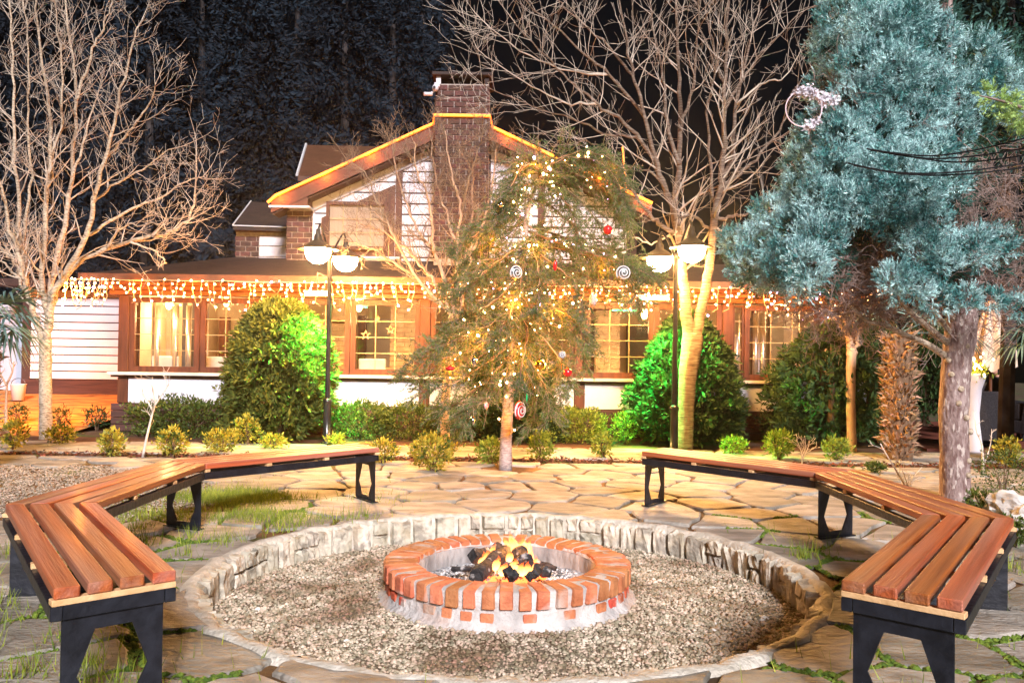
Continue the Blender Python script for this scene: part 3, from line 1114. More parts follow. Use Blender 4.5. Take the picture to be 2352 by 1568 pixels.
while z < az1 - .25:
    MB().box(axm + .02, ax1, AY - .012, AY + .011, z, z + .185).build('siding_board', M_panel, house, bevel=.004)
    z += .21
a = [up(535, 518, AY - .2), up(661, 522, AY - .2), up(640, 470, AY + 1.6), up(577, 463, AY + 1.6)]
mb = MB().add([(a[0][0], AY - .2, a[0][1]), (a[1][0], AY - .2, a[1][1]), (a[1][0], AY + 1.6, a[2][1] + .02), (a[3][0], AY + 1.6, a[3][1])] +
              [(a[0][0], AY - .2, a[0][1] - .08), (a[1][0], AY - .2, a[1][1] - .08), (a[1][0], AY + 1.6, a[2][1] - .08), (a[3][0], AY + 1.6, a[3][1] - .08)],
              [(0, 1, 2, 3), (4, 7, 6, 5), (0, 4, 5, 1), (1, 5, 6, 2), (2, 6, 7, 3), (3, 7, 4, 0)])
mb.build('annexe_roof', M_roof, house)
MB().tube([(a[0][0], AY - .21, a[0][1] + .01), (a[3][0], AY + 1.59, a[3][1] + .015)], .014, 5).build('roof_edging', M_flash, house)
MB().tube([(a[0][0], AY - .22, a[0][1]), (a[1][0], AY - .22, a[1][1])], .012, 5).build('roof_edging', M_flash, house)
# roof of the rear wing rising behind the gable
q0, q1 = P(684, 404, 17.2), P(705, 333, 19.6)
q2 = P(1250, 345, 19.6)
q3 = P(1250, 415, 17.2)
MB().add([q0, q3, q2, q1, q0 + Vector((0, 0, -.1)), q3 + Vector((0, 0, -.1)), q2 + Vector((0, 0, -.1)), q1 + Vector((0, 0, -.1))],
         [(0, 1, 2, 3), (4, 7, 6, 5), (0, 4, 5, 1), (1, 5, 6, 2), (2, 6, 7, 3), (3, 7, 4, 0)]).build('rear_roof', M_fascia, house)
MB().tube([q0 + Vector((-.02, 0, .02)), q1 + Vector((-.02, 0, .02))], .03, 5).build('roof_edging', M_flash, house)
MB().box(q0.x + .25, q3.x, 17.6, 20, 2.5, q0.z).build('rear_wall', M_gap, house)

# wing at the left, set back: white boards on a dark base
WY = 17.5
wx0, wx1 = P(57, 770, WY).x, XL + .2
wb, wt = P(170, 870, WY).z, P(170, 664, WY).z
MB().box(wx0 + .02, wx1, WY + .03, WY + .4, -.2, wt + .1).build('wing_wall', M_gap, house)
MB().box(wx0 - .05, wx1, WY - .02, WY + .028, .0, wb - .02).build('wing_plinth', M_plinth, house)
nb = 11
h = (wt - wb) / nb
for i in range(nb):
    MB().box(wx0 + .12, wx1, WY, WY + .028, wb + i * h, wb + (i + 1) * h - .022).build('siding_board', M_panel, house, bevel=.004)
MB().box(wx0 - .05, wx0 + .118, WY - .01, WY + .028, wb - .018, wt).build('corner_board', M_gap, house)
MB().box(wx0 - .5, wx1 + .2, WY - .45, WY + 3, wt + .03, wt + .17).build('wing_roof', M_roof, house)
M_blue = mat('blue grey render', (.30, .36, .46), (.38, .44, .54), 2, .8)
MB().box(P(-60, 770, 18.2).x, wx0 - .06, 18.2, 18.5, -.2, P(20, 700, 18.2).z).build('rear_wing_wall', M_blue, house)

# the lit dining room behind the glass
IY = 18.3
mb = MB()
mb.add([(XL + .25, IY, .3), (XR - .1, IY, .3), (XR - .1, IY, 2.62), (XL + .25, IY, 2.62)], [(0, 1, 2, 3)])
mb.build('dining_room_wall', M_plaster, house)
MB().add([(XL + .25, FY + .31, .3), (XL + .25, IY, .3), (XL + .25, IY, 2.62), (XL + .25, FY + .31, 2.62)], [(0, 1, 2, 3)]).build('dining_room_side_wall', M_plaster, house)
MB().add([(XR - .1, FY + .31, .3), (XR - .1, IY, .3), (XR - .1, IY, 2.62), (XR - .1, FY + .31, 2.62)], [(0, 1, 2, 3)]).build('dining_room_side_wall', M_plaster, house)
MB().add([(XL + .25, FY + .31, .31), (XR - .1, FY + .31, .31), (XR - .1, IY, .31), (XL + .25, IY, .31)], [(0, 1, 2, 3)]).build('dining_room_floor', M_floor_in, house)
MB().add([(XL + .25, FY + .2, 2.4), (XR - .1, FY + .2, 2.4), (XR - .1, IY, 2.58), (XL + .25, IY, 2.58)], [(0, 1, 2, 3)]).build('dining_room_ceiling', M_plaster, house)
M_dark = mat('dark doorway', (.05, .045, .05), (.10, .09, .09), 3, .6)
M_orange = mat('orange wall hanging', (.62, .13, .02), (.72, .22, .04), 4, .7)
M_greywall = mat('grey interior door', (.34, .34, .36), (.42, .42, .45), 2, .6)


def ix(u, y):
    return P(u, 780, y).x


def izz(v, y, u=1176):
    return P(u, v, y).z


for u0, u1, v0, v1, y, m, nm in ((842, 905, 732, 850, 17.9, M_greywall, 'interior_door'), (822, 840, 725, 850, 17.8, M_wood, 'door_jamb'), (503, 525, 728, 822, 17.6, M_wood, 'cupboard'),
                                 (560, 600, 690, 760, 17.9, M_orange, 'wall_hanging'), (1355, 1372, 735, 850, 17.6, M_wood, 'door_jamb'), (1440, 1500, 745, 850, 17.8, M_dark, 'dark_doorway'),
                                 (1772, 1800, 722, 850, 17.7, M_greywall, 'interior_door'), (1800, 1832, 724, 850, 17.75, M_panel, 'interior_door'), (1722, 1760, 730, 860, 17.8, M_dark, 'dark_doorway'),
                                 (1040, 1090, 720, 800, 17.8, M_dark, 'dark_doorway'), (330, 350, 735, 850, 17.7, M_dark, 'dark_doorway'), (395, 415, 720, 850, 17.7, M_wood, 'door_jamb'), (430, 450, 735, 850, 17.7, M_dark, 'dark_doorway')):
    b0, b1 = P((u0 + u1) / 2, v0, y).z, .32 if v1 > 830 else P((u0 + u1) / 2, v1, y).z
    MB().box(ix(u0, y), ix(u1, y), y, y + .12, b1, b0).build(nm, m, house)
for u in (335, 362, 403, 433, 1735, 1752, 1692):  # slim steel heater columns and folded door leaves by the glass
    y = 15.0
    MB().lathe([(.001, .32), (.05, .32), (.05, 2.1), (.001, 2.1)], (ix(u, y), y, 0), 10).build('steel_column', mat('steel column', (.5, .45, .4), None, 5, .3, metal=.8), house, True)
wbk = unit_brick('brick', M_inbrick, .06)
for u0, u1 in ((896, 955), (1369, 1424), (762, 800)):
    y = 16.6
    a, b = ix(u0, y), ix(u1, y)
    pl = MB().box(a + .01, b - .01, y + .015, y + .4, .32, 2.38).build('interior_pillar', M_inbrick, house)
    z, row = .9, 0
    while z < 2.1:
        x = a - (.15 if row % 2 else 0)
        while x < b - .02:
            c0, c1 = max(x, a), min(x + .27, b)
            if c1 - c0 > .03:
                link('brick', wbk, pl, ((c0 + c1) / 2, y + .016, z + .04), None, (c1 - c0, .05, .078))
            x += .285
        z += .092
        row += 1
MB().box(ix(1366, 16.6), ix(1428, 16.6), 16.5, 17, 2.2, 2.3).build('pillar_capital', M_wood, house)

# folded curtain leaves and shelves give the room its stripes
rs = random.Random(9)
for u0, u1, y in ((312, 332, 15.3), (345, 352, 15.4), (378, 392, 15.6), (418, 428, 15.4), (440, 452, 15.3), (468, 478, 15.2), (1690, 1700, 15.2), (1726, 1733, 15.2), (1742, 1750, 15.3), (1836, 1848, 15.3), (1880, 1893, 15.3)):
    MB().box(ix(u0, y), ix(u1, y), y, y + .03, .32, 2.2).build('door_leaf', rs.choice((M_panel, M_dark, M_curtain, M_wood)), house)
for u0, u1, v, y in ((528, 600, 770, 17.5), (528, 600, 795, 17.5), (528, 600, 820, 17.5), (1010, 1100, 742, 17.6), (1010, 1100, 765, 17.6), (765, 798, 742, 16.4), (1640, 1660, 760, 17)):
    zz = P((u0 + u1) / 2, v, y).z
    sh_ = MB().box(ix(u0, y), ix(u1, y), y - .15, y + .1, zz, zz + .03).build('shelf', M_wood, house)
MB().box(ix(700, 17.9), ix(800, 17.9), 17.9, 18, 1.5, 2.0).build('wall_hanging', M_panel, house)
# security camera on the chimney corner
cc = Vector((CHX0 - .02, CHY - .05, CHT - .10))
t = thing('security_camera', 'small white two-part security camera at the top corner of the chimney', 'camera', tuple(cc))
MB().box(cc.x - .0, cc.x + .10, cc.y - .03, cc.y + .045, cc.z + .02, cc.z + .1).build('bracket', M_panel, t, bevel=.01)
MB().lathe([(.001, .055), (.04, .045), (.058, .01), (.058, -.03), (.035, -.06), (.001, -.066)], cc + Vector((.03, -.07, -.01)), 14).build('dome', M_panel, t, True)
MB().tube([cc + Vector((.02, -.128, -.02)), cc + Vector((.015, -.145, -.022))], .022, 10).build('lens', M_dark, t)
MB().tube([cc + Vector((-.0, -.03, -.06)), cc + Vector((-.05, -.05, -.10))], .018, 8).build('arm', M_panel, t)
MB().tube([cc + Vector((-.03, -.03, -.11)), cc + Vector((-.17, -.09, -.13))], .032, 10).build('barrel', M_panel, t)
# ------------------------------------------------------------------ furniture seen through the windows
M_chair = mat('pale chair fabric', (.50, .46, .42), (.60, .56, .5), 6, .8)
M_cloth = mat('white tablecloth', (.70, .66, .60), None, 4, .8, .3, 15)


def dining_chair(u, y, label):
    x = ix(u, y)
    t = thing('dining_chair', label, 'chair', (x, y, .31), 'dining chairs behind the glass')
    MB().prism([(x - .22, .74), (x + .22, .74), (x + .24, 1.22), (x - .24, 1.22)], 'y', y - .03, y + .03).build('backrest', M_chair, t, bevel=.02)
    MB().box(x - .22, x + .22, y - .03, y + .42, .70, .76).build('seat', M_chair, t, bevel=.015)
    for dx in (-.2, .2):
        for dy in (0, .38):
            MB().box(x + dx - .02, x + dx + .02, y + dy - .02, y + dy + .02, .312, .70).build('leg', M_wood, t)


dining_chair(381, 15.0, 'pale dining chair behind the glass, nearest the white-boarded wing')
dining_chair(492, 15.1, 'pale dining chair behind the second window, beside the big round thuja')
dining_chair(856, 15.1, 'pale dining chair behind the window with the hanging stars')
dining_chair(1245, 15.2, 'pale dining chair behind the lit cedar')
for u, y, lab in ((510, 15.9, 'white-clothed dining table behind the second window'), (905, 15.9, 'bare-topped dining table behind the window with the hanging stars')):
    x = ix(u, y)
    t = thing('dining_table', lab, 'table', (x, y, .31), 'dining tables behind the glass')
    MB().box(x - .55, x + .55, y - .4, y + .4, 1.02, 1.06).build('tabletop', M_cloth if u < 600 else M_floor_in, t, bevel=.01)
    if u < 600:
        MB().box(x - .553, x + .553, y - .403, y + .403, .75, 1.018).build('tablecloth', M_cloth, t)
    for dx in (-.45, .45):
        for dy in (-.32, .32):
            MB().box(x + dx - .03, x + dx + .03, y + dy - .03, y + dy + .03, .312, 1.018 if u > 600 else .748).build('leg', M_wood, t)
M_bulb = mat('filament bulb', (1, .7, .3), emit=(1, .62, .2), strength=14)
M_cord = mat('dark cord', (.03, .02, .02))


def pendant(u, v, y, label, power):
    p = P(u, v, y)
    t = thing('pendant_lamp', label, 'lamp', (p.x, p.y, 2.42), 'pendant filament lamps behind the glass')
    MB().tube([(p.x, p.y, 2.44), (p.x, p.y, p.z + .12)], .006, 5).build('cord', M_cord, t)
    MB().lathe([(.001, .1), (.03, .09), (.035, .05), (.055, -.02), (.05, -.09), (.03, -.13), (.001, -.14)], p, 14).build('bulb', M_bulb, t, True)
    l = bpy.data.lights.new('bulb_light', 'POINT')
    l.energy, l.color, l.shadow_soft_size = power, (1, .60, .28), .1
    o = bpy.data.objects.new('bulb_light', l)
    COL.objects.link(o)
    o.location = p + Vector((0, .1, -.25))


pendant(825, 697, 14.75, 'glowing filament pendant lamp behind the window with the hanging stars', 38)
pendant(1480, 715, 14.75, 'glowing filament pendant lamp beside the green lit thuja near the tall lamp post', 38)
pendant(388, 692, 14.8, 'glowing filament pendant lamp behind the window nearest the white-boarded wing', 38)
pendant(1110, 700, 15.4, 'glowing filament pendant lamp behind the lit cedar', 31)
pendant(1800, 690, 15.4, 'glowing filament pendant lamp behind the open casement bay', 44)
pendant(520, 688, 16.6, 'glowing filament pendant lamp above the white-clothed table', 38)
M_star = mat('wooden star', (.62, .42, .2), (.74, .54, .28), 10, .6)
for u, v, r_, lab in ((838, 738, .055, 'small wooden star, lowest-left hanging star behind the glass'), (868, 731, .05, 'small solid wooden star hanging between the other two'), (897, 757, .085, 'larger wooden star hanging before the brick pillar'), (840, 769, .09, 'larger open wooden star hanging below the smallest star')):
    if r_ == .055:
        continue
    p = P(u, v, 14.42)
    t = thing('hanging_star', lab, 'star', (p.x, p.y, p.z), 'wooden stars hanging behind the glass')
    poly = [((r_ if i % 2 == 0 else r_ * .42) * math.sin(i * PI / 5), (r_ if i % 2 == 0 else r_ * .42) * math.cos(i * PI / 5)) for i in range(10)]
    mb = MB()
    if u == 868:
        mb.prism([(p.x + a, p.z + b) for a, b in poly], 'y', p.y - .008, p.y + .008)
    else:
        for yy in (-.008, .008):
            mb.v += [(p.x + a, p.y + yy, p.z + b) for a, b in poly] + [(p.x + a * .55, p.y + yy, p.z + b * .55) for a, b in poly]
        for j in range(10):
            k2 = (j + 1) % 10
            mb.f += [(j, k2, 10 + k2, 10 + j), (20 + j, 30 + j, 30 + k2, 20 + k2), (j, 20 + j, 20 + k2, k2), (10 + j, 10 + k2, 30 + k2, 30 + j)]
    mb.build('star', M_star, t)
    MB().tube([(p.x, p.y, p.z + r_), (p.x, p.y, 2.38)], .004, 4).build('cord', M_cord, t)
# ------------------------------------------------------------------ lamps and light strings
M_black = mat('gloss black paint', (.010, .010, .013), (.02, .02, .026), 8, .28, .15, 40, coat=.4)
M_globe = mat('lit globe', (1, .9, .7), emit=(1, .52, .155), strength=360)
M_shade = mat('black lamp shade', (.03, .022, .018), (.05, .04, .03), 8, .45)


def lamp_post(u, v, Y, heads, label):
    p = P(u, v, Y)
    x, y = p.x, Y
    t = thing('lamp_post', label, 'lamp post', (x, y, 0), 'two-headed black lamp posts')
    MB().lathe([(.001, .005), (.085, .005), (.085, .03), (.058, .05), (.055, .58), (.066, .60), (.066, .63), (.045, .66), (.001, .665)], (x, y, 0), 18).build('base', M_black, t, True)
    MB().lathe([(.036, .64), (.034, 1.6), (.03, 2.66), (.04, 2.67), (.04, 2.72), (.012, 2.76), (.001, 2.78)], (x, y, 0), 14).build('pole', M_black, t, True)
    for hx, hy, hz in heads:
        c = Vector((x + hx, y + hy, hz))
        MB().tube(spline([(x, y, 2.6), (x + hx * .3, y + hy * .3, 2.85), (x + hx * .85, y + hy * .85, hz + .40), (c.x, c.y, hz + .25)], 10), .016, 7).build('arm', M_black, t, True)
        MB().lathe([(.001, .33), (.03, .32), (.035, .25), (.055, .22), (.06, .17), (.12, .13), (.20, .075), (.285, .045), (.288, .03), (.20, .055), (.12, .09), (.001, .1)], c, 28).build('lamp_shade', M_shade, t, True)
        MB().lathe([(.175, .05), (.178, .0), (.165, -.06), (.13, -.115), (.075, -.15), (.001, -.165)], c, 24).build('globe', M_globe, t, True)
    return t


lamp_post(757, 640, 12.45, ((-.08, -.42, 2.72), (.13, .5, 2.70)), 'black twin lamp post beside the big round thuja, its globes glowing white')
lamp_post(1552, 640, 11.85, ((.13, -.42, 2.74), (-.14, .5, 2.70)), 'black twin lamp post before the pale forked tree, its globes glowing white')

M_wire = mat('pale light cord', (.50, .36, .22), None, 5, .6)
M_tiny = mat('warm fairy bulb', (1, .8, .5), emit=(1, .50, .24), strength=10, nosample=True)
M_tiny2 = mat('violet fairy bulb', (1, .8, .8), emit=(.85, .45, 1), strength=14, nosample=True)
BULB = MB().lathe([(.001, .018), (.012, .01), (.015, 0), (.010, -.014), (.001, -.02)], (0, 0, 0), 7).me('bulb', M_tiny, True)
BULB2 = MB().lathe([(.001, .018), (.012, .01), (.015, 0), (.010, -.014), (.001, -.02)], (0, 0, 0), 7).me('bulb', M_tiny2, True)


def point(name, loc, power, color, r=.06):
    l = bpy.data.lights.new(name, 'POINT')
    l.energy, l.color, l.shadow_soft_size = power, color, r
    o = bpy.data.objects.new(name, l)
    COL.objects.link(o)
    o.location = loc


def icicles(p0, p1, label, n, drop=(.12, .42), glow=3):
    p0, p1 = Vector(p0), Vector(p1)
    rs = random.Random(int(p0.x * 100) + n)
    t = thing('icicle_lights', label, 'string lights', tuple((p0 + p1) / 2), 'icicle light strings along the eave')
    pts = []
    for i in range(25):
        s = i / 24
        pts.append(p0.lerp(p1, s) + Vector((0, 0, -.012 * abs(math.sin(s * 9)))))
    MB().tube(pts, .007, 5).build('cable', M_wire, t, True)
    for i in range(n):
        a = p0.lerp(p1, (i + .5 + rs.uniform(-.25, .25)) / n)
        L = rs.uniform(*drop)
        st = [a]
        m = max(3, int(L / .06))
        sw = rs.uniform(-.25, .25)
        for j in range(m):
            st.append(a + Vector((sw * L * ((j + 1) / m) ** 1.5 + rs.uniform(-.018, .018), rs.uniform(-.015, .015), -L * (j + 1) / m)))
        if rs.random() < .45:
            st[-1] += Vector((rs.choice((-.06, .06)), 0, .02))
        s_ = MB().tube(st, .005, 4).build('strand', M_wire, t, True)
        for j in range(0, m, 1 if m < 5 else 2) if rs.random() < .5 else range(1, m + 1, 1 if m < 5 else 2):
            q = st[min(j, m)] + Vector((rs.choice((-.02, .02)), -.012, rs.uniform(-.01, .01)))
            link('bulb', BULB2 if rs.random() < .12 else BULB, s_, q, (rs.uniform(-1, 1), rs.uniform(-1, 1), 0), (rs.uniform(.7, 1.2),) * 3)
    for i in range(glow):
        point('string_and_fill_glow', p0.lerp(p1, (i + .5) / glow) + Vector((0, -.07, -.16)), 16 * (1 if n < 20 else 1) * glow / 3 * (3 if glow == 1 else 1) , (1, .30, .035), .05)
    return t


ez = 2.43
es = [fx(v) * 13.68 / FY for v in (250, 631, 976, 1332, 1672, 2060)]
labs = ['icicle light string over the window nearest the white-boarded wing', 'icicle light string above the first lamp post and the big round thuja', 'icicle light string behind the bare many-stemmed tree and the cedar',
        'icicle light string between the lit cedar and the pale forked tree', 'icicle light string over the open casement beyond the pale forked tree']
for i in range(5):
    icicles((es[i] + .01, 13.66, ez), (es[i + 1] - .01, 13.66, ez), labs[i], 23, (.14, .50))
icicles((es[0] - .72, 13.66, ez), (es[0] - .01, 13.66, ez), 'dense tangled icicle lights on the eave corner above the white-boarded wing', 16, (.25, .52), 1)
l = bpy.data.lights.new('string_and_fill_glow', 'SPOT')  # added orange spot to light the side path, with no lamp of its own
l.energy, l.color, l.spot_size, l.spot_blend, l.shadow_soft_size = 1500, (1, .27, .03), rad(95), .8, .2
o = bpy.data.objects.new('string_and_fill_glow', l)
COL.objects.link(o)
o.location = (es[0] - .6, 13.6, 2.3)
o.rotation_euler = (o.location - Vector((-9.4, 15.6, 0))).to_track_quat('Z', 'Y').to_euler()

# orange LED rope along the gable edge and round the chimney
M_led = mat('orange LED rope', (1, .5, .1), emit=(1, .135, .008), strength=1.35)
yl = RY - .085
path = [(AX - 3.50, yl, rz(AX - 3.42) - .1), (AX - 3.36, yl, rz(AX - 3.36) + .0), (CHX0 - .05, yl, rz(CHX0 - .05) + .02), (CHX0 - .02, CHY - .03, rz(CHX0) + .07), (CHX1 + .02, CHY - .03, rz(CHX0) + .07), (CHX1 + .05, yl, rz(CHX1 + .05) - .02), (AX + 3.45, yl, rz(AX + 3.45) - .0)]
tag(MB().tube(path, .028, 6).build('led_rope', M_led), 'glowing orange LED rope tracing the gable edge and crossing the chimney', 'light rope')
a, b = P(1430, 338, 15.7), P(1438, 431, 15.3)
for i in range(9):
    x = AX - 3.3 + 6.6 * i / 8
    point('led_glow', (x, yl - .1, rz(x) - .04 if i not in (3, 4) else 5.5), 8.0, (1, .20, .012), .05)
t = thing('led_rope', 'short upright orange LED rope on a thin rod at the gable end above the cedar', 'light rope', tuple(b))
MB().tube([a, b], .017, 6).build('led_strip', M_led, t)
MB().tube([a + Vector((0, .05, 0)), Vector((b.x, b.y + .05, 3.2))], .012, 5).build('rod', M_black, t)

# green LED bars under the eave
M_green = mat('green LED bar', (.2, 1, .4), emit=(.06, 1.0, .32), strength=22)


def green_bar(u0, u1, v, label, aim, sx):
    Y = 12.6
    a, b = P(u0, v, Y), P(u1, v, Y)
    c = (a + b) / 2
    t = thing('led_bar', label, 'light bar', tuple(c), 'green LED bars under the eave')
    MB().box(a.x, b.x, Y - .02, Y + .02, c.z + .015, c.z + .05).build('housing', M_flash, t)
    MB().box(a.x, b.x, Y - .018, Y + .018, c.z - .015, c.z + .013).build('led_strip', M_green, t)
    MB().box(c.x - .01, c.x + .01, Y - .005, Y + .015, c.z + .051, 2.47).box(c.x - .01, c.x + .01, Y - .005, 13.72, 2.47, 2.49).build('bracket', M_black, t)
    l = bpy.data.lights.new('led_light', 'SPOT')
    l.energy, l.color, l.spot_size, l.spot_blend, l.shadow_soft_size = 900, (.01, 1, .16), rad(88), .6, .1
    o = bpy.data.objects.new('led_light', l)
    COL.objects.link(o)
    o.location = c + Vector((sx, -.06, -.06))
    o.rotation_euler = (o.location - Vector(aim)).to_track_quat('Z', 'Y').to_euler()


green_bar(700, 756, 676, 'glowing green LED bar beside the first lamp post, shining on the big round thuja', (-3.3, 12.9, .7), .28)
green_bar(1466, 1536, 686, 'glowing green LED bar by the pale forked tree, shining on the cone-shaped thuja', (2.5, 12.8, .7), -.28)
# ------------------------------------------------------------------ trees
M_barkpale = mat('pale bark', (.42, .32, .22), (.64, .53, .40), 5, .85, .7, 30, stretch=(3, 3, 7), c3=(.20, .14, .10), scale3=7, lo3=.52, hi3=.66)
M_barkgrey = mat('grey bark', (.11, .07, .05), (.29, .20, .145), 5, .85, 1.0, 14, stretch=(1.6, 1.6, 16), c3=(.33, .27, .21), scale3=3, lo3=.5, hi3=.66)
M_twig = mat('pale twig', (.40, .33, .26), (.64, .55, .46), 6, .85)
M_twigred = mat('reddish twig', (.19, .12, .075), (.36, .25, .16), 6, .85)
M_barkblue = mat('flaking conifer bark', (.15, .085, .075), (.36, .27, .25), 11, .9, 1.0, 22, stretch=(2, 2, .8), c3=(.50, .42, .38), scale3=14, lo3=.56, hi3=.64)
M_barksmooth = mat('rosy smooth bark', (.46, .27, .17), (.62, .42, .28), 4, .8, .5, 30, stretch=(4, 4, .8))
M_deadtwig = mat('dead brown twig', (.19, .13, .11), (.36, .27, .24), 8, .95)


def perp(d):
    a = d.cross(Vector((random.gauss(0, 1), random.gauss(0, 1), random.gauss(0, 1))))
    return a.normalized() if a.length > 1e-6 else Vector((1, 0, 0))


def grow(p, d, L, r, lev, segs, up=.25, nseg=5, kids=4, spread=.75, wig=.115, shrink=.55):
    """one twig and its side twigs, collected as tapered segments"""
    q = p.copy()
    d = d.normalized()
    st = L / nseg
    for i in range(nseg):
        d = (d + Vector((random.gauss(0, wig), random.gauss(0, wig), random.gauss(0, wig) + up * .22))).normalized()
        e = q + d * st
        r0, r1 = r * (1 - .8 * i / nseg), r * (1 - .8 * (i + 1) / nseg)
        segs.append((*q, *e, max(r0, .0026), max(r1, .0022)))
        if lev > 0 and i > 0:
            for _ in range(kids // nseg + (random.random() < (kids % nseg) / nseg)):
                f = random.uniform(0, 1)
                cd = (d * (1 - spread * .5) + perp(d) * spread).normalized()
                grow(q.lerp(e, f), cd, L * shrink * random.uniform(.6, 1.2), max(r1 * .6, .002), lev - 1, segs, up, max(3, nseg - 1), kids, spread, wig, shrink)
        q = e


def limb_tree(name, label, Y, trunk, limbs, M_t, M_b, twig_len, lev=2, kids=5, per=1.0, up=.3, group=None, start=.25, spread=.7, depth=.5):
    """limbs: (picture path [(u, v)], depth offset at the tip, base radius, tip radius); twigs grow along each limb"""
    b = P(*trunk[0][:2], Y)
    root = thing(name, label, 'tree', (b.x, b.y, 0), group)
    tp = [P(u, v, Y) for u, v, _ in trunk]
    tp[0].z = -.05
    mb = MB()
    sp = spline(tp, 18)
    rr = np.interp(np.linspace(0, 1, 19), np.linspace(0, 1, len(trunk)), [w for _, _, w in trunk])
    mb.tube(sp, list(rr), 12)
    mb.v = [tuple(Vector(p) + Vector((1, 1, 0)) * .010 * noise3((p[0] * 6, p[1] * 6, p[2] * 3), 2)) for p in mb.v]
    mb.build('trunk', M_t, root, True)
    segs = []
    for path, dy, r0, r1 in limbs:
        n = len(path)
        pts = [P(u, v, Y + dy * (i / (n - 1)) ** 1.2) for i, (u, v) in enumerate(path)]
        m = max(8, 4 * n)
        sp = spline(pts, m)
        sp = [p + Vector((random.gauss(0, .012), random.gauss(0, .02), random.gauss(0, .012))) * (1 if 0 < i else 0) for i, p in enumerate(sp)]
        rad_ = [r0 + (r1 - r0) * (i / m) ** .8 for i in range(m + 1)]
        mb = MB().tube(sp, rad_, 8 if r0 > .03 else 6)
        mb.build('limb', M_t if r0 > .02 else M_b, root, True)
        tot = sum((sp[i + 1] - sp[i]).length for i in range(m))
        nt_ = int(per * tot * 5)
        for _ in range(nt_):
            s = start + (1 - start) * random.random() ** .85
            i = min(int(s * m), m - 1)
            p = sp[i].lerp(sp[i + 1], s * m - i)
            d = (sp[i + 1] - sp[i]).normalized()
            cd = (d * .6 + perp(d) * .8 + Vector((0, depth * random.gauss(0, .3), .15))).normalized()
            grow(p, cd, twig_len * random.uniform(.5, 1.2) * (1.1 - .4 * s), max(rad_[i] * .45, .005), lev, segs, up, 5, kids, spread)
        grow(sp[-1], (sp[-1] - sp[-2]), twig_len * .8, r1, lev, segs, up, 5, kids, spread)
    V, F = seg_mesh(segs, 3)
    link('twigs', npmesh('twigs', V, F, M_b), root)
    return root, len(segs)


random.seed(21)
NSEG = []
# bare tree at the left, many upright stems from a fork
limb_tree('bare_tree', 'tall bare many-branched tree standing before the white-boarded wing', 12.75,
          [(105, 1008, .098), (104, 900, .085), (104, 800, .085), (106, 775, .075)],
          [([(103, 790), (86, 745), (72, 705), (57, 647), (40, 574), (18, 500), (0, 420), (-30, 330)], -.4, .062, .012),
           ([(100, 770), (83, 743), (70, 690), (55, 600), (40, 475), (32, 300), (30, 150), (22, -20)], .3, .055, .012),
           ([(106, 780), (113, 735), (103, 690), (96, 640), (107, 450), (115, 380), (113, 250), (92, 100), (75, -20)], -.2, .06, .012),
           ([(110, 760), (112, 700), (118, 650), (150, 500), (165, 400), (175, 225), (165, 125), (145, -20)], .6, .06, .012),
           ([(110, 745), (118, 690), (130, 655), (195, 550), (215, 460), (245, 360), (265, 260), (295, 140), (315, 60)], -.5, .06, .010),
           ([(112, 730), (130, 660), (200, 590), (300, 555), (380, 535), (430, 505), (450, 450), (452, 340)], .4, .05, .009),
           ([(210, 470), (260, 425), (320, 390), (400, 340)], -.5, .026, .007),
           ([(198, 540), (270, 500), (350, 460), (415, 425), (470, 400)], .5, .028, .007),
           ([(175, 230), (200, 150), (222, 90), (250, 30), (262, -15)], .4, .026, .008),
           ([(165, 405), (190, 340), (215, 240), (240, 180)], .8, .024, .007),
           ([(245, 362), (300, 300), (340, 240), (360, 190)], -.6, .024, .007),
           ([(245, 570), (285, 520), (330, 520), (400, 500)], -.7, .022, .007),
           ([(57, 647), (30, 600), (0, 560), (-40, 500)], -.3, .03, .008),
           ([(72, 700), (40, 640), (5, 600), (-30, 570)], .5, .03, .008),
           ([(107, 450), (130, 330), (145, 240), (135, 100), (120, -10)], -.6, .028, .008),
           ([(50, 560), (70, 430), (62, 280), (70, 150), (55, 0)], -.7, .026, .008),
           ([(300, 556), (350, 575), (380, 600), (360, 610)], .3, .018, .006)],
          M_barkpale, M_twig, .75, 2, 4, 1.1, .4)
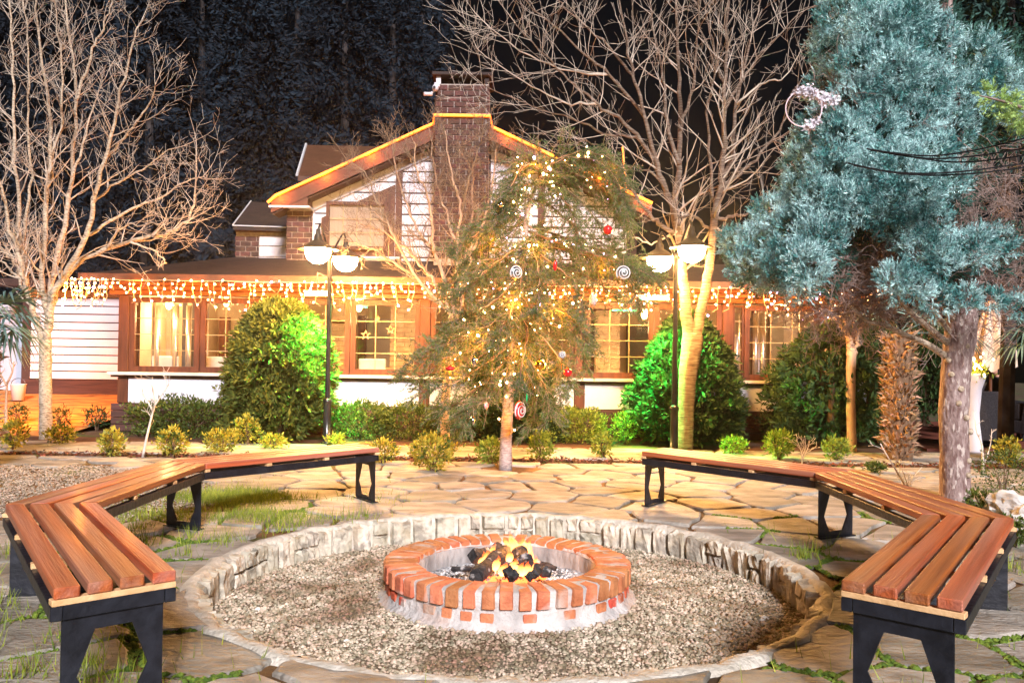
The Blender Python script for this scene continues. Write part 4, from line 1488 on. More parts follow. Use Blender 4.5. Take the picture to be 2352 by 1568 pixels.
# pale forked tree at the right
limb_tree('forked_tree', 'large pale-barked bare tree forking low, behind the second lamp post', 12.35,
          [(1571, 1030, .125), (1576, 930, .115), (1581, 850, .135), (1590, 790, .15), (1592, 765, .13)],
          [([(1584, 800), (1577, 713), (1571, 630), (1560, 540), (1549, 477), (1559, 377), (1563, 236), (1556, 115), (1552, -30)], .4, .10, .014),
           ([(1596, 800), (1612, 713), (1623, 640), (1636, 550), (1645, 477), (1655, 420), (1662, 316), (1665, 195), (1668, 115), (1674, -30)], -.3, .09, .014),
           ([(1556, 520), (1536, 455), (1507, 373), (1483, 268), (1456, 175), (1442, 115), (1418, -30)], -.3, .05, .010),
           ([(1549, 538), (1510, 510), (1479, 477), (1438, 413), (1400, 360), (1374, 335), (1330, 320)], .5, .04, .007),
           ([(1530, 440), (1491, 350), (1430, 280), (1374, 240), (1310, 187), (1249, 123), (1180, 50)], -.4, .036, .007),
           ([(1510, 373), (1462, 316), (1390, 308), (1310, 270), (1200, 235), (1100, 190)], .6, .026, .005),
           ([(1480, 268), (1400, 170), (1330, 110), (1230, 20), (1190, -20)], -.7, .026, .006),
           ([(1456, 175), (1380, 90), (1300, 20), (1270, -20)], .4, .022, .006),
           ([(1560, 377), (1530, 280), (1525, 180), (1500, 60), (1490, -20)], .9, .034, .008),
           ([(1563, 300), (1590, 200), (1600, 100), (1604, -20)], -.5, .03, .008),
           ([(1652, 437), (1680, 356), (1692, 236), (1720, 115), (1748, -10)], .4, .045, .009),
           ([(1655, 440), (1690, 405), (1728, 372), (1793, 292), (1826, 215), (1868, 150)], -.3, .034, .006),
           ([(1648, 500), (1680, 497), (1712, 490), (1760, 461), (1825, 409), (1870, 380)], .4, .03, .006),
           ([(1645, 480), (1632, 400), (1626, 256), (1644, 155), (1660, 60)], -.6, .03, .007),
           ([(1640, 540), (1600, 500), (1570, 495), (1555, 505)], -.5, .026, .012),
           ([(1650, 450), (1700, 380), (1760, 330), (1800, 330)], .7, .024, .006),
           ([(1665, 250), (1720, 160), (1780, 90), (1840, 30)], .5, .028, .006),
           ([(1555, 530), (1500, 560), (1460, 545), (1400, 540)], .3, .018, .005),
           ([(1640, 520), (1700, 540), (1740, 520), (1800, 530)], -.3, .02, .005),
           ([(1545, 470), (1500, 400), (1420, 380), (1330, 375)], -.8, .022, .005),
           ([(1374, 240), (1290, 230), (1190, 180), (1090, 110)], .3, .018, .004),
           ([(1665, 200), (1640, 120), (1622, 30), (1610, -20)], .8, .024, .007),
           ([(1400, 170), (1300, 160), (1180, 110), (1080, 20)], .3, .018, .005),
           ([(1692, 240), (1750, 190), (1800, 180), (1850, 100)], -.4, .02, .005)],
          M_barkgrey, M_twig, 1.1, 2, 3, .85, .3, spread=.6)
# many-stemmed bare tree in front of the gable
limb_tree('bare_tree', 'bushy bare many-stemmed tree with orange-brown twigs in front of the chimney gable', 12.6,
          [(1024, 1020, .07), (1023, 930, .068), (1033, 810, .062), (1044, 745, .06)],
          [([(1043, 750), (1030, 712), (1003, 690), (960, 640), (916, 560), (885, 511), (850, 475)], -.3, .042, .007),
           ([(1046, 745), (1040, 690), (1020, 640), (995, 578), (963, 535), (932, 463), (911, 392), (900, 330)], .3, .042, .007),
           ([(1048, 740), (1052, 690), (1050, 620), (1049, 559), (1059, 487), (1047, 428), (1030, 368), (1020, 300)], -.2, .042, .007),
           ([(1048, 740), (1060, 690), (1062, 630), (1078, 530), (1087, 416), (1080, 387), (1054, 340)], .4, .04, .007),
           ([(1030, 710), (1000, 650), (960, 600), (900, 545), (850, 520), (800, 500)], .4, .03, .006),
           ([(995, 578), (990, 499), (980, 440), (958, 392), (950, 320)], -.4, .026, .006),
           ([(1060, 640), (1090, 560), (1120, 480), (1135, 400), (1140, 340)], -.4, .03, .006),
           ([(1062, 620), (1100, 520), (1150, 440), (1180, 360)], .5, .026, .006),
           ([(960, 640), (900, 600), (850, 570), (800, 555)], -.4, .024, .006),
           ([(1049, 559), (1020, 480), (1000, 400), (990, 320)], .6, .024, .006),
           ([(1060, 490), (1075, 420), (1100, 340), (1110, 290)], -.5, .02, .006),
           ([(916, 560), (870, 470), (840, 400), (800, 370)], .5, .02, .006),
           ([(1046, 740), (1075, 735), (1090, 720), (1125, 690), (1165, 650)], .2, .036, .007)],
          M_barksmooth, M_twigred, .46, 2, 4, 3.0, .55, start=.2)
# small pollarded tree by the palm
limb_tree('pollarded_tree', 'small smooth pinkish tree with four cut-back limbs beside the palm trunk', 12.4,
          [(1957, 1040, .068), (1954, 920, .062), (1955, 830, .066), (1958, 800, .06)],
          [([(1952, 820), (1946, 770), (1930, 745), (1908, 705)], -.1, .045, .022), ([(1955, 815), (1948, 760), (1940, 715), (1935, 690)], .15, .04, .022),
           ([(1960, 810), (1962, 760), (1965, 715), (1962, 690)], .1, .04, .022), ([(1962, 815), (1970, 770), (1982, 740), (1992, 700)], -.1, .042, .022)],
          M_barksmooth, M_deadtwig, .3, 1, 4, 1.4, .3, start=.8)

# ------------------------------------------------------------------ evergreen foliage
M_thuja = mat('thuja spray', (.07, .095, .014), (.15, .17, .025), 5, .75, island=.4, trans=.25)
M_thuja2 = mat('dark thuja spray', (.022, .060, .016), (.055, .11, .026), 5, .75, island=.4, trans=.2)
M_stem = mat('shrub stem', (.10, .06, .035), (.2, .13, .08), 9, .9)


def thuja(name, label, base, rx, h, mat_, n=3000, seed=0, pointy=1.6, wide_at=.3, fl=.2, group=None, core=True, thin=1.0):
    rs = np.random.default_rng(seed + 50)
    x, y, z = base
    root = thing(name, label, 'conifer', (x, y, z), group)
    MB().tube([(x, y, z - .03), (x + .02, y, z + h * .5), (x, y, z + h * .92)], [.06, .04, .012], 7).build('trunk', M_stem, root)
    t = rs.uniform(0.02, 1, n) ** .85
    prof = np.where(t < wide_at, .72 + .28 * np.sin(np.clip(t / wide_at, 0, 1) * PI / 2), np.cos(np.clip((t - wide_at) / (1 - wide_at), 0, 1) * PI / 2) ** (1 / pointy))
    a = rs.uniform(0, 2 * PI, n)
    lump = 1 + .10 * np.sin(a * 5 + t * 9 + seed) + .08 * np.sin(a * 9 - t * 17 + seed * 2) + .05 * np.sin(a * 3 + t * 31)
    r = rx * prof * lump * (rs.uniform(.45, 1.0, n) ** .35) * (1 + .14 * (rs.uniform(size=n) < .1))
    out = np.stack([np.cos(a), np.sin(a), np.zeros(n)], 1)
    B = np.array([x, y, z + .03]) + out * r[:, None] * .86
    B[:, 2] += t * h * .95
    d = unit(out * .75 + np.array([0, 0, 1.]) * (rs.uniform(.1, 1.1, (n, 1))) + rs.normal(scale=.25, size=(n, 3)))
    V, F = frond_quads(B, d, rs.uniform(.6, 1.2, n) * fl, 9, .45, .15, flat=np.cross(out, [0, 0, 1.]) + rs.normal(scale=.6, size=(n, 3)), droop=.25)
    link('foliage', npmesh('foliage', V, F, mat_), root)
    return root


p = P(643, 990, 13.15)
thuja('thuja', 'big round-topped thuja lit yellow and green beside the first lamp post', (p.x, 13.1, 0), .77, 2.08, M_thuja, 4600, 1, 2.2, .38, .25, 'clipped thujas before the windows')
p = P(1588, 990, 13.1)
thuja('thuja', 'cone-shaped dark thuja behind the pale forked tree, green lit on one flank', (p.x - .03, 13.3, 0), .83, 1.98, M_thuja2, 4600, 2, 1.35, .2, .26, 'clipped thujas before the windows')
p = P(1925, 990, 13.2)
thuja('thuja', 'loose open thuja beside the small pollarded tree, house wall showing through', (p.x - .1, 13.25, 0), .95, 1.85, M_thuja2, 1500, 3, 1.5, .45, .26, 'clipped thujas before the windows')
p = P(1985, 990, 13.5)
thuja('thuja', 'upright dark thuja between the pollarded tree and the palm trunk', (p.x + .15, 13.7, .12), .62, 1.95, M_thuja2, 2600, 4, 1.8, .4, .2, 'clipped thujas before the windows')
p = P(2125, 970, 14.6)
thuja('thuja', 'dark thuja in the gap between palm trunk and blue conifer', (p.x, 14.6, .25), .62, 1.75, M_thuja2, 2400, 5, 2, .4, .2, 'clipped thujas before the windows')
p = P(1140, 990, 13.4)
thuja('thuja', 'dark thuja hidden behind the lit cedar, its flank showing beside the trunk', (p.x + .25, 13.35, 0), .62, 1.75, M_thuja2, 2400, 6, 1.8, .35, .2, 'clipped thujas before the windows')

# --- the decorated cedar: drooping boughs clothed in needles
M_cedar = mat('cedar needle', (.055, .125, .04), (.155, .225, .065), 4, .7, island=.35, trans=.2)
M_cedarwood = mat('cedar bough wood', (.12, .08, .05), (.24, .16, .10), 9, .9)
M_cedarbark = mat('cedar bark', (.26, .22, .22), (.48, .43, .43), 9, .9, .8, 30, stretch=(2, 2, 6))
CYD = 10.05
cb = P(1160, 1078, CYD)
cedar = thing('cedar_tree', 'decorated drooping cedar with fairy lights and baubles in the middle of the patio', 'conifer', (cb.x, CYD, 0))
tpts = [P(u, v, CYD) for u, v in ((1160, 1078), (1163, 1000), (1168, 920), (1172, 840), (1190, 700), (1205, 560), (1215, 470), (1255, 385))]
tpts[0].z = -.04
mb = MB().tube(spline(tpts, 24), list(np.interp(np.linspace(0, 1, 25), [0, .1, .4, .8, 1], [.085, .07, .055, .03, .012])), 12)
mb.v = [tuple(Vector(p) + Vector((1, 1, 0)) * .006 * noise3((p[0] * 8, p[1] * 8, p[2] * 5), 2)) for p in mb.v]
mb.build('trunk', M_cedarbark, cedar, True)
random.seed(8)
boughs = []


def bough(path, dy, r=.016):
    n = len(path)
    boughs.append((spline([P(u, v, CYD + dy * i / (n - 1)) for i, (u, v) in enumerate(path)], 14), r))


for path, dy in (([(1255, 390), (1290, 360), (1350, 350), (1410, 375), (1445, 430)], -.3), ([(1250, 392), (1230, 365), (1200, 370), (1170, 420), (1150, 470)], .2),
                 ([(1245, 400), (1300, 400), (1370, 430), (1430, 480), (1450, 540)], .4), ([(1250, 385), (1310, 355), (1390, 370), (1430, 420)], .7),
                 ([(1240, 410), (1270, 430), (1310, 480), (1330, 550)], -.6), ([(1235, 420), (1200, 430), (1160, 480), (1130, 530)], -.5),
                 ([(1225, 450), (1180, 460), (1120, 500), (1070, 530)], .2), ([(1222, 460), (1260, 470), (1320, 520), (1400, 570), (1440, 610)], -.4),
                 ([(1215, 490), (1150, 510), (1090, 545), (1040, 575)], -.3), ([(1215, 500), (1150, 540), (1090, 580), (1050, 620)], .5),
                 ([(1212, 520), (1280, 540), (1360, 570), (1440, 590), (1500, 620)], .3), ([(1210, 530), (1290, 560), (1380, 590), (1450, 615), (1520, 640)], -.5),
                 ([(1208, 545), (1160, 590), (1110, 630), (1070, 670)], -.6), ([(1206, 560), (1260, 600), (1320, 650), (1340, 720)], -.7),
                 ([(1205, 570), (1140, 620), (1080, 660), (1040, 690)], .5), ([(1203, 600), (1280, 620), (1360, 640), (1420, 690)], .6),
                 ([(1200, 620), (1150, 680), (1090, 720), (1030, 740)], -.4), ([(1198, 640), (1250, 690), (1310, 730), (1350, 790)], -.6),
                 ([(1195, 660), (1250, 680), (1320, 720), (1360, 800)], .3), ([(1192, 690), (1130, 740), (1070, 770), (1000, 800)], -.5),
                 ([(1190, 700), (1120, 750), (1040, 790), (960, 800)], .3), ([(1188, 720), (1240, 770), (1290, 830), (1310, 890)], -.5),
                 ([(1186, 740), (1110, 790), (1030, 820), (930, 835)], -.4), ([(1184, 760), (1100, 820), (1010, 855), (920, 870)], .2),
                 ([(1182, 780), (1120, 830), (1040, 880), (960, 900)], -.6), ([(1182, 790), (1220, 830), (1255, 900), (1265, 960)], -.4),
                 ([(1178, 810), (1120, 870), (1060, 920), (1010, 945)], -.3), ([(1176, 825), (1210, 860), (1230, 920), (1220, 985)], .3),
                 ([(1250, 388), (1310, 362), (1380, 380), (1430, 450), (1445, 520)], -.5), ([(1248, 395), (1320, 400), (1390, 440), (1420, 500)], -.1), ([(1252, 388), (1330, 370), (1400, 400), (1440, 470)], .3), ([(1240, 405), (1290, 430), (1350, 480), (1390, 545)], .1), ([(1245, 395), (1210, 380), (1180, 420), (1165, 500)], -.4),
                 ([(1208, 560), (1300, 575), (1400, 600), (1510, 630)], -.1), ([(1208, 555), (1290, 570), (1380, 590), (1490, 610)], .6), ([(1340, 585), (1400, 610), (1450, 650), (1465, 700)], -.4), ([(1200, 590), (1130, 600), (1060, 640), (1020, 660)], -.1),
                 ([(1174, 840), (1130, 900), (1090, 940), (1060, 975)], -.5), ([(1174, 850), (1110, 890), (1060, 960), (1040, 985)], .5),
                 ([(1190, 700), (1210, 760), (1200, 830), (1190, 900)], -.8), ([(1200, 610), (1190, 680), (1160, 740), (1130, 790)], -.9), ([(1210, 540), (1230, 590), (1240, 650), (1230, 720)], -.9),
                 ([(1190, 700), (1260, 740), (1320, 770), (1345, 850)], .6), ([(1196, 650), (1110, 690), (1060, 740), (1020, 780)], .8), ([(1185, 760), (1240, 800), (1270, 850), (1290, 930)], .5)):
    bough(path, dy)
bsegs, tw, NB_, ND_ = [], [], [], []
mb = MB()
for sp, r in boughs:
    mb.tube(sp, [r * (1 - .75 * i / 14) for i in range(15)], 5)
    for i in range(1, 15):
        for _ in range(4):
            s = random.uniform(.05, 1)
            p = sp[i - 1].lerp(sp[i], s)
            d0 = (sp[i] - sp[i - 1]).normalized()
            d = (d0 * .7 + perp(d0) * .75 + Vector((0, 0, -.12))).normalized()
            L = random.uniform(.18, .44) * (1.05 - .35 * i / 14)
            q = p.copy()
            for j in range(4):
                d = (d + Vector((random.gauss(0, .12), random.gauss(0, .12), random.gauss(0, .1) - .055))).normalized()
                e = q + d * L / 4
                tw.append((*q, *e, .0035, .0025))
                if random.random() < .6:
                    d2 = (d * .7 + perp(d) * .7).normalized()
                    tw.append((*q, *(q + d2 * random.uniform(.06, .13)), .0028, .002))
                q = e
mb.build('boughs', M_cedarwood, cedar, True)
TW = np.array(tw)
V, F = seg_mesh(TW, 3)
link('twigs', npmesh('twigs', V, F, M_deadtwig), cedar)
k = 9
tt = rng.uniform(0, 1, (len(TW), k, 1))
B = (TW[:, None, :3] * (1 - tt) + TW[:, None, 3:6] * tt).reshape(-1, 3)
ax = np.repeat(unit(TW[:, 3:6] - TW[:, :3]), k, 0)
d = unit(ax * .75 + rand_dirs(len(B)) * .85)
V, F = leaf_tris(B, d, rng.uniform(.03, .055, len(B)), .0085)
link('needles', npmesh('needles', V, F, M_cedar), cedar)

# --- the blue conifer at the right
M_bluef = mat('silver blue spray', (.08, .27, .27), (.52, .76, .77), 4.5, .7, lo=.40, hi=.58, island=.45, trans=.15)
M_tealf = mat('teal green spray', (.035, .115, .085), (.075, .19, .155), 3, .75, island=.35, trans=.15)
BYD = 8.25
bb = P(2195, 1150, BYD)
blue = thing('blue_conifer', 'big silver-blue conifer with a rough thick trunk beside the bench', 'conifer', (bb.x, BYD, 0))
tp = [P(u, v, BYD) for u, v in ((2195, 1152), (2193, 1060), (2190, 960), (2196, 860), (2205, 770), (2215, 690), (2225, 560), (2200, 380), (2180, 150), (2170, -60))]
tp[0].z = -.05
mb = MB().tube(spline(tp, 30), list(np.interp(np.linspace(0, 1, 31), [0, .06, .3, .45, 1], [.155, .135, .128, .14, .05])), 16)
mb.v = [tuple(Vector(p) + (Vector(p) - Vector((bb.x, BYD, p[2]))) * .09 * noise3((p[0] * 7, p[1] * 7, p[2] * 5), 3)) for p in mb.v]
mb.build('trunk', M_barkblue, blue, True)
for path, dy, r in (([(2175, 820), (2130, 790), (2070, 765), (2040, 750), (1990, 735), (1955, 705)], -.5, .035), ([(2180, 790), (2130, 750), (2080, 705), (2060, 670)], -.7, .035), ([(2185, 770), (2150, 720), (2120, 690)], -.5, .03),
                    ([(2195, 560), (2080, 560), (1950, 590), (1800, 610)], -.7, .035), ([(2200, 430), (2080, 400), (1950, 420), (1850, 440)], -.6, .035), ([(2230, 560), (2280, 520), (2330, 500)], -.4, .03), ([(2190, 250), (2080, 200), (1960, 200)], -.5, .03)):
    n = len(path)
    sp = spline([P(u, v, BYD + dy * i / (n - 1)) for i, (u, v) in enumerate(path)], 14)
    MB().tube(sp, [r * (1 - .6 * i / 14) for i in range(15)], 7).build('limb', M_barkpale if path[0][1] > 700 else M_barkblue, blue, True)
for i in range(13):                        # pale pruning scars on the trunk
    z, a = .25 + i * .135, -PI / 2 + random.uniform(-1.2, 1.2)
    r_ = .122
    c = Vector((bb.x + r_ * math.cos(a), BYD + r_ * math.sin(a), z))
    n_ = Vector((math.cos(a), math.sin(a), 0))
    MB().tube([c - n_ * .02, c + n_ * .018, c + n_ * .024], [.034, .026, .012], 9).build('knot', M_barkpale, blue, True)
# (u, v, radius px, depth offset, sprays)
clumps = [(1935, 40, 75, -.1), (2010, 60, 85, -.5), (2085, 40, 80, -.5), (2140, 90, 75, -.3), (1905, 110, 65, .1), (1980, 150, 80, -.5), (2060, 160, 85, -.7), (2130, 190, 75, -.5), (1900, 200, 60, 0),
          (1960, 240, 75, -.5), (2240, 130, 80, .1), (2290, 190, 75, .1), (2215, 220, 70, -.3), (2330, 250, 60, .2), (1890, 290, 65, -.2), (1940, 320, 80, -.6), (1850, 330, 45, .1), (2020, 290, 75, -.6), (2100, 280, 70, -.4),
          (2180, 300, 70, -.2), (1850, 380, 65, -.2), (1920, 400, 85, -.7), (2000, 380, 70, -.7), (2070, 385, 80, -.9), (2140, 350, 65, -.6), (1830, 440, 60, -.2), (1890, 470, 80, -.7), (1960, 470, 75, -.8), (2040, 470, 75, -.8),
          (2110, 440, 75, -.9), (2180, 420, 55, -.5), (1770, 490, 55, -.2), (1820, 530, 70, -.6), (1885, 545, 70, -.8), (1740, 560, 65, -.3), (1690, 560, 50, -.1), (1720, 610, 60, -.4), (1790, 600, 65, -.7),
          (1850, 610, 70, -.9), (1770, 640, 50, -.5), (1830, 655, 50, -.7), (2060, 520, 60, -.7), (2140, 510, 55, -.7), (2120, 580, 65, -1.0), (2165, 600, 50, -.9), (2060, 645, 55, -1.0), (2100, 660, 45, -1.0), (2235, 570, 65, -.8), (2290, 560, 50, -.5),
          (2150, 690, 45, -.9), (2215, 685, 42, -.9), (2275, 695, 36, -.7), (2335, 705, 36, -.7)]
def sprays(cl, per, mat_, name, parent, Y, L=.15, seed=3, upb=.55):
    rs = np.random.default_rng(seed)
    Bs, Ds, Ls = [], [], []
    for u, v, rpx, dy in cl:
        c = np.array(P(u, v, Y + dy))
        R = rpx * (Y + dy) / FPX
        n = int(per * (rpx / 60) ** 2)
        o = unit(rs.normal(size=(n, 3)) * np.array([1, .8, 1]))
        rr = R * rs.uniform(.25, 1.0, (n, 1)) ** .5
        Bs.append(c + o * rr * np.array([1, .9, .92]))
        Ds.append(unit(o * .8 + np.array([-.12, -.25, upb]) + rs.normal(scale=.3, size=(n, 3))))
        Ls.append(rs.uniform(.7, 1.25, n) * L)
    V, F = frond_quads(np.concatenate(Bs), np.concatenate(Ds), np.concatenate(Ls), 14, .36, .085)
    return link(name, npmesh(name, V, F, mat_), parent)
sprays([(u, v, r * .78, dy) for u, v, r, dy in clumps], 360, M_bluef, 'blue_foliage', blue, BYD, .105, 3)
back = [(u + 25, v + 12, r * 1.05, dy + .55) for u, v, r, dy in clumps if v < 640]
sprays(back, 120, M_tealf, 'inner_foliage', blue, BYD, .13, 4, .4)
random.seed(31)
segs = []
for _ in range(620):                       # dead brown twigs in the heart of the crown
    u, v = random.choice([(2000, 600), (2080, 560), (2200, 560), (2290, 480), (2250, 640), (1980, 660), (2300, 400), (2320, 560), (2050, 690), (1930, 680), (2180, 640), (2000, 240), (2310, 640), (1890, 670), (1960, 700), (2270, 640), (2220, 630), (1930, 560), (2000, 650)])
    p = P(u + random.gauss(0, 38), v + random.gauss(0, 32), BYD + random.uniform(-.55, .5))
    grow(p, Vector((random.gauss(0, 1), random.gauss(0, .7), random.gauss(0, .6))), random.uniform(.25, .5), .006, 2, segs, .0, 4, 5, .75, .2, .6)
V, F = seg_mesh(segs, 3)
link('dead_twigs', npmesh('dead_twigs', V, F, M_deadtwig), blue)

# yellow-green branch reaching in at the right edge
M_lime = mat('yellow green spray', (.32, .52, .14), (.48, .66, .24), 5, .7, island=.3, trans=.2)
br = thing('conifer_branch', 'bright yellow-green conifer branch reaching in at the right edge above the cables', 'branch', tuple(P(2420, 260, 6.2)))
MB().tube(spline([P(2440, 275, 6.3), P(2370, 255, 6.2), P(2300, 232, 6.1), P(2250, 220, 6.0)], 10), list(np.linspace(.02, .004, 11)), 5).build('stem', M_deadtwig, br, True)
sprays([(2280, 225, 22, 0), (2310, 240, 28, 0), (2345, 250, 34, 0), (2380, 265, 40, 0), (2340, 275, 24, .1), (2265, 218, 14, 0)], 190, M_lime, 'foliage', br, 6.15, .085, 9, .05)

# dim forest behind the house: each conifer a thing of its own
M_forest = mat('dim forest needle', (.002, .005, .011), (.008, .019, .033), .35, .9, island=.12)  # near-black: the light's falloff over distance is put into the needle colour
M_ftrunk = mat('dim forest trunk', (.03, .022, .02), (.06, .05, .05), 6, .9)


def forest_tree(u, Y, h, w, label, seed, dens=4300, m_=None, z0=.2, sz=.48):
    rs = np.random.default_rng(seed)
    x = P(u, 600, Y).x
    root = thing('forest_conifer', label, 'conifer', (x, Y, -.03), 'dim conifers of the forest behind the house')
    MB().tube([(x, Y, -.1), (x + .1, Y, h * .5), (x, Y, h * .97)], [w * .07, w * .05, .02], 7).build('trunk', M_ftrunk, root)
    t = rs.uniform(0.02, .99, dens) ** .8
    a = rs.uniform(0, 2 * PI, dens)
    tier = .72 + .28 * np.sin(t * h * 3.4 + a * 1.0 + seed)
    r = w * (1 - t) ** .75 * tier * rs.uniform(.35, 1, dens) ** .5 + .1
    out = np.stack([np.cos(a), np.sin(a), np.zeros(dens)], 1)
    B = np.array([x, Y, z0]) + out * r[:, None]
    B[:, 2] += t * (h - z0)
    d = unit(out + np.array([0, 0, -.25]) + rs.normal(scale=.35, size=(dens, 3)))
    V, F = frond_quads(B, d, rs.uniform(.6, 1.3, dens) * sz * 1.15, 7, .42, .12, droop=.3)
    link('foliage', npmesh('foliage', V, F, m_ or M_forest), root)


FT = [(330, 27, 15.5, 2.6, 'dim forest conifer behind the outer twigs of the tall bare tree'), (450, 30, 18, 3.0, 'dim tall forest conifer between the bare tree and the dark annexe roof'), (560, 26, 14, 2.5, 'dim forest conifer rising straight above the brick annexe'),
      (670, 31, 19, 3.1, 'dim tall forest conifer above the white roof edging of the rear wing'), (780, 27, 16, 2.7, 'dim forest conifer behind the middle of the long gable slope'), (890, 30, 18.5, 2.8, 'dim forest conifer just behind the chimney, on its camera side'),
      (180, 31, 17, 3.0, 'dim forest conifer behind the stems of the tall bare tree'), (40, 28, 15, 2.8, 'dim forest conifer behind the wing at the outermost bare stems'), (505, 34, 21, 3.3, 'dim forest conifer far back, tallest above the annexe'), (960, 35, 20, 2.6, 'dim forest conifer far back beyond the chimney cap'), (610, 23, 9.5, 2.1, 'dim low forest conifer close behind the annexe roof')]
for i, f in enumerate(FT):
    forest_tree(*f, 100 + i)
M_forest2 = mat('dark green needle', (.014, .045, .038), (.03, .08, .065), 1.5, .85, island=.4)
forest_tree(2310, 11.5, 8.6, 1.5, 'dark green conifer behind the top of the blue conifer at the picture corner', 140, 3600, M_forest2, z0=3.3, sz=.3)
#forest_tree(2330, 16.5, 8, 2.0, 'dark conifer far behind the folded parasol', 141, 2500, M_forest2, sz=.5)
# ------------------------------------------------------------------ hedges, shrubs, grass
M_eu = mat('variegated leaf', (.34, .31, .025), (.55, .48, .07), 14, .6, island=.4, trans=.25, c3=(.07, .12, .02), scale3=9, lo3=.5, hi3=.62)
M_eu2 = mat('fresh green leaf', (.15, .24, .03), (.28, .36, .06), 14, .6, island=.4, trans=.25)
M_hedge = mat('hedge leaf', (.045, .085, .014), (.11, .15, .022), 9, .55, island=.45, trans=.2)
M_holly = mat('dark glossy leaf', (.018, .045, .014), (.04, .08, .022), 9, .4, island=.4, trans=.1)


def shrub(name, label, cat, c, rx, ry, h, m, n, leaf=.04, group=None, seed=1, boxy=2.0, stems=7, z0=.1):
    rs = np.random.default_rng(seed)
    x, y, z = c
    root = thing(name, label, cat, (x, y, z), group)
    mb = MB()
    for i in range(stems):
        a = rs.uniform(0, 2 * PI)
        q = rs.uniform(.2, .75)
        e = (x + math.cos(a) * rx * q, y + math.sin(a) * ry * q, z + h * rs.uniform(.5, .85))
        mb.tube(spline([(x + math.cos(a) * .02, y + math.sin(a) * .02, z - .02), (x + math.cos(a) * rx * q * .4, y + math.sin(a) * ry * q * .4, z + h * .3), e], 5), [.008, .007, .006, .005, .004, .003], 4)
    mb.build('stems', M_stem, root)
    o = unit(rs.normal(size=(n, 3)))
    p = 1.0 / (np.abs(o) ** boxy).sum(1, keepdims=True) ** (1 / boxy)   # super-ellipsoid radius
    lump = 1 + .22 * np.sin(o[:, :1] * 7 + seed) * np.sin(o[:, 2:] * 6 + seed * 2) + .3 * (rs.uniform(size=(n, 1)) < .07) * (boxy < 2.5) + .13 * np.sin(o[:, 1:2] * 11 + o[:, :1] * 9)
    r = rs.uniform(.35, 1, (n, 1)) ** .4
    B = np.array([x, y, z + h * (.5 + z0 / 2)]) + o * p * r * lump * np.array([rx, ry, h * (.5 - z0 / 2)])
    d = unit(o * .7 + np.array([0, -.1, .55]) + rs.normal(scale=.5, size=(n, 3)))
    V, F = leaf_quads(B, d, rs.uniform(.5, 1.45, n) * leaf, rs.uniform(.35, .6, n) * leaf, .12)
    link('foliage', npmesh('foliage', V, F, m), root)
    return root


GR = 'small shrubs planted along the path'
SH = [(32, 1032, 46, 66, 'y', 'yellow-green shrub at the foot of the fan palm'), (140, 1018, 58, 40, 'y', 'low spreading yellow shrub just beside the tall bare tree'),
      (255, 1046, 44, 60, 'y', 'upright yellow shrub between the tall bare tree and the white sapling'), (395, 1046, 56, 62, 'y', 'yellow shrub just past the leaning white sapling'),
      (508, 1038, 62, 52, 'y', 'yellow shrub before the end of the dark clipped hedge'), (628, 1030, 56, 32, 'y', 'lowest and flattest yellow shrub, in front of the big round thuja'),
      (770, 1020, 34, 22, 'y', 'tiny yellow shrub at the foot of the first lamp post'), (880, 1062, 56, 50, 'y', 'yellow-green shrub just past the tip of the lamp-side bench'),
      (993, 1080, 84, 82, 'y', 'largest loose yellow-green shrub, under the boughs of the lit cedar'), (1127, 1064, 54, 56, 'g', 'round green shrub touching the trunk of the lit cedar'),
      (1243, 1056, 48, 66, 'g', 'neat green shrub with a pointed top beyond the lit cedar trunk'), (1383, 1052, 40, 56, 'g', 'slim green shrub halfway between lit cedar and the second lamp post'),
      (1686, 1042, 50, 38, 'g', 'low green shrub at the foot of the cone-shaped thuja'), (1790, 1055, 56, 66, 'g', 'leaning green shrub behind the joint of the far bench'),
      (1920, 1056, 52, 50, 'g', 'green shrub touching the foot of the small pollarded tree'), (2312, 1072, 46, 66, 'y', 'yellow-topped shrub beyond the thick conifer trunk'),
      (40, 982, 38, 50, 'd', 'dark shrub against the orange-lit ground at the picture edge'), (135, 984, 42, 44, 'd', 'dark shrub against the orange-lit ground beside the tall bare tree'), (222, 986, 46, 48, 'd', 'dark shrub against the orange-lit ground by the corner of the house'),
      (1790, 1012, 92, 74, 'h', 'dark glossy holly-like bush at the foot of the house plinth'), (1436, 1018, 56, 72, 'g', 'gangly green shrub lit green beside the second lamp post'), (1500, 1014, 56, 34, 'g', 'low dark green shrub between lamp post and gangly shrub'),
      (566, 1020, 54, 64, 'y', 'tall yellow-tipped shrub against the base of the big round thuja')]
mats = {'y': M_eu, 'g': M_eu2, 'd': M_holly, 'h': M_holly}
for i, (u, v, w, h, k, lab) in enumerate(SH):
    p = G(u, v)
    s = p.y / FPX
    shrub('shrub', lab, 'shrub', (p.x, p.y, max(0, (p.y - 14) * .11) - .01), w * s * .55, w * s * .5, h * s, mats[k], int(330 * (w / 50) * (h / 50)) + 120, .055 if k != 'd' else .05, GR, 300 + i, 2.0, 8)
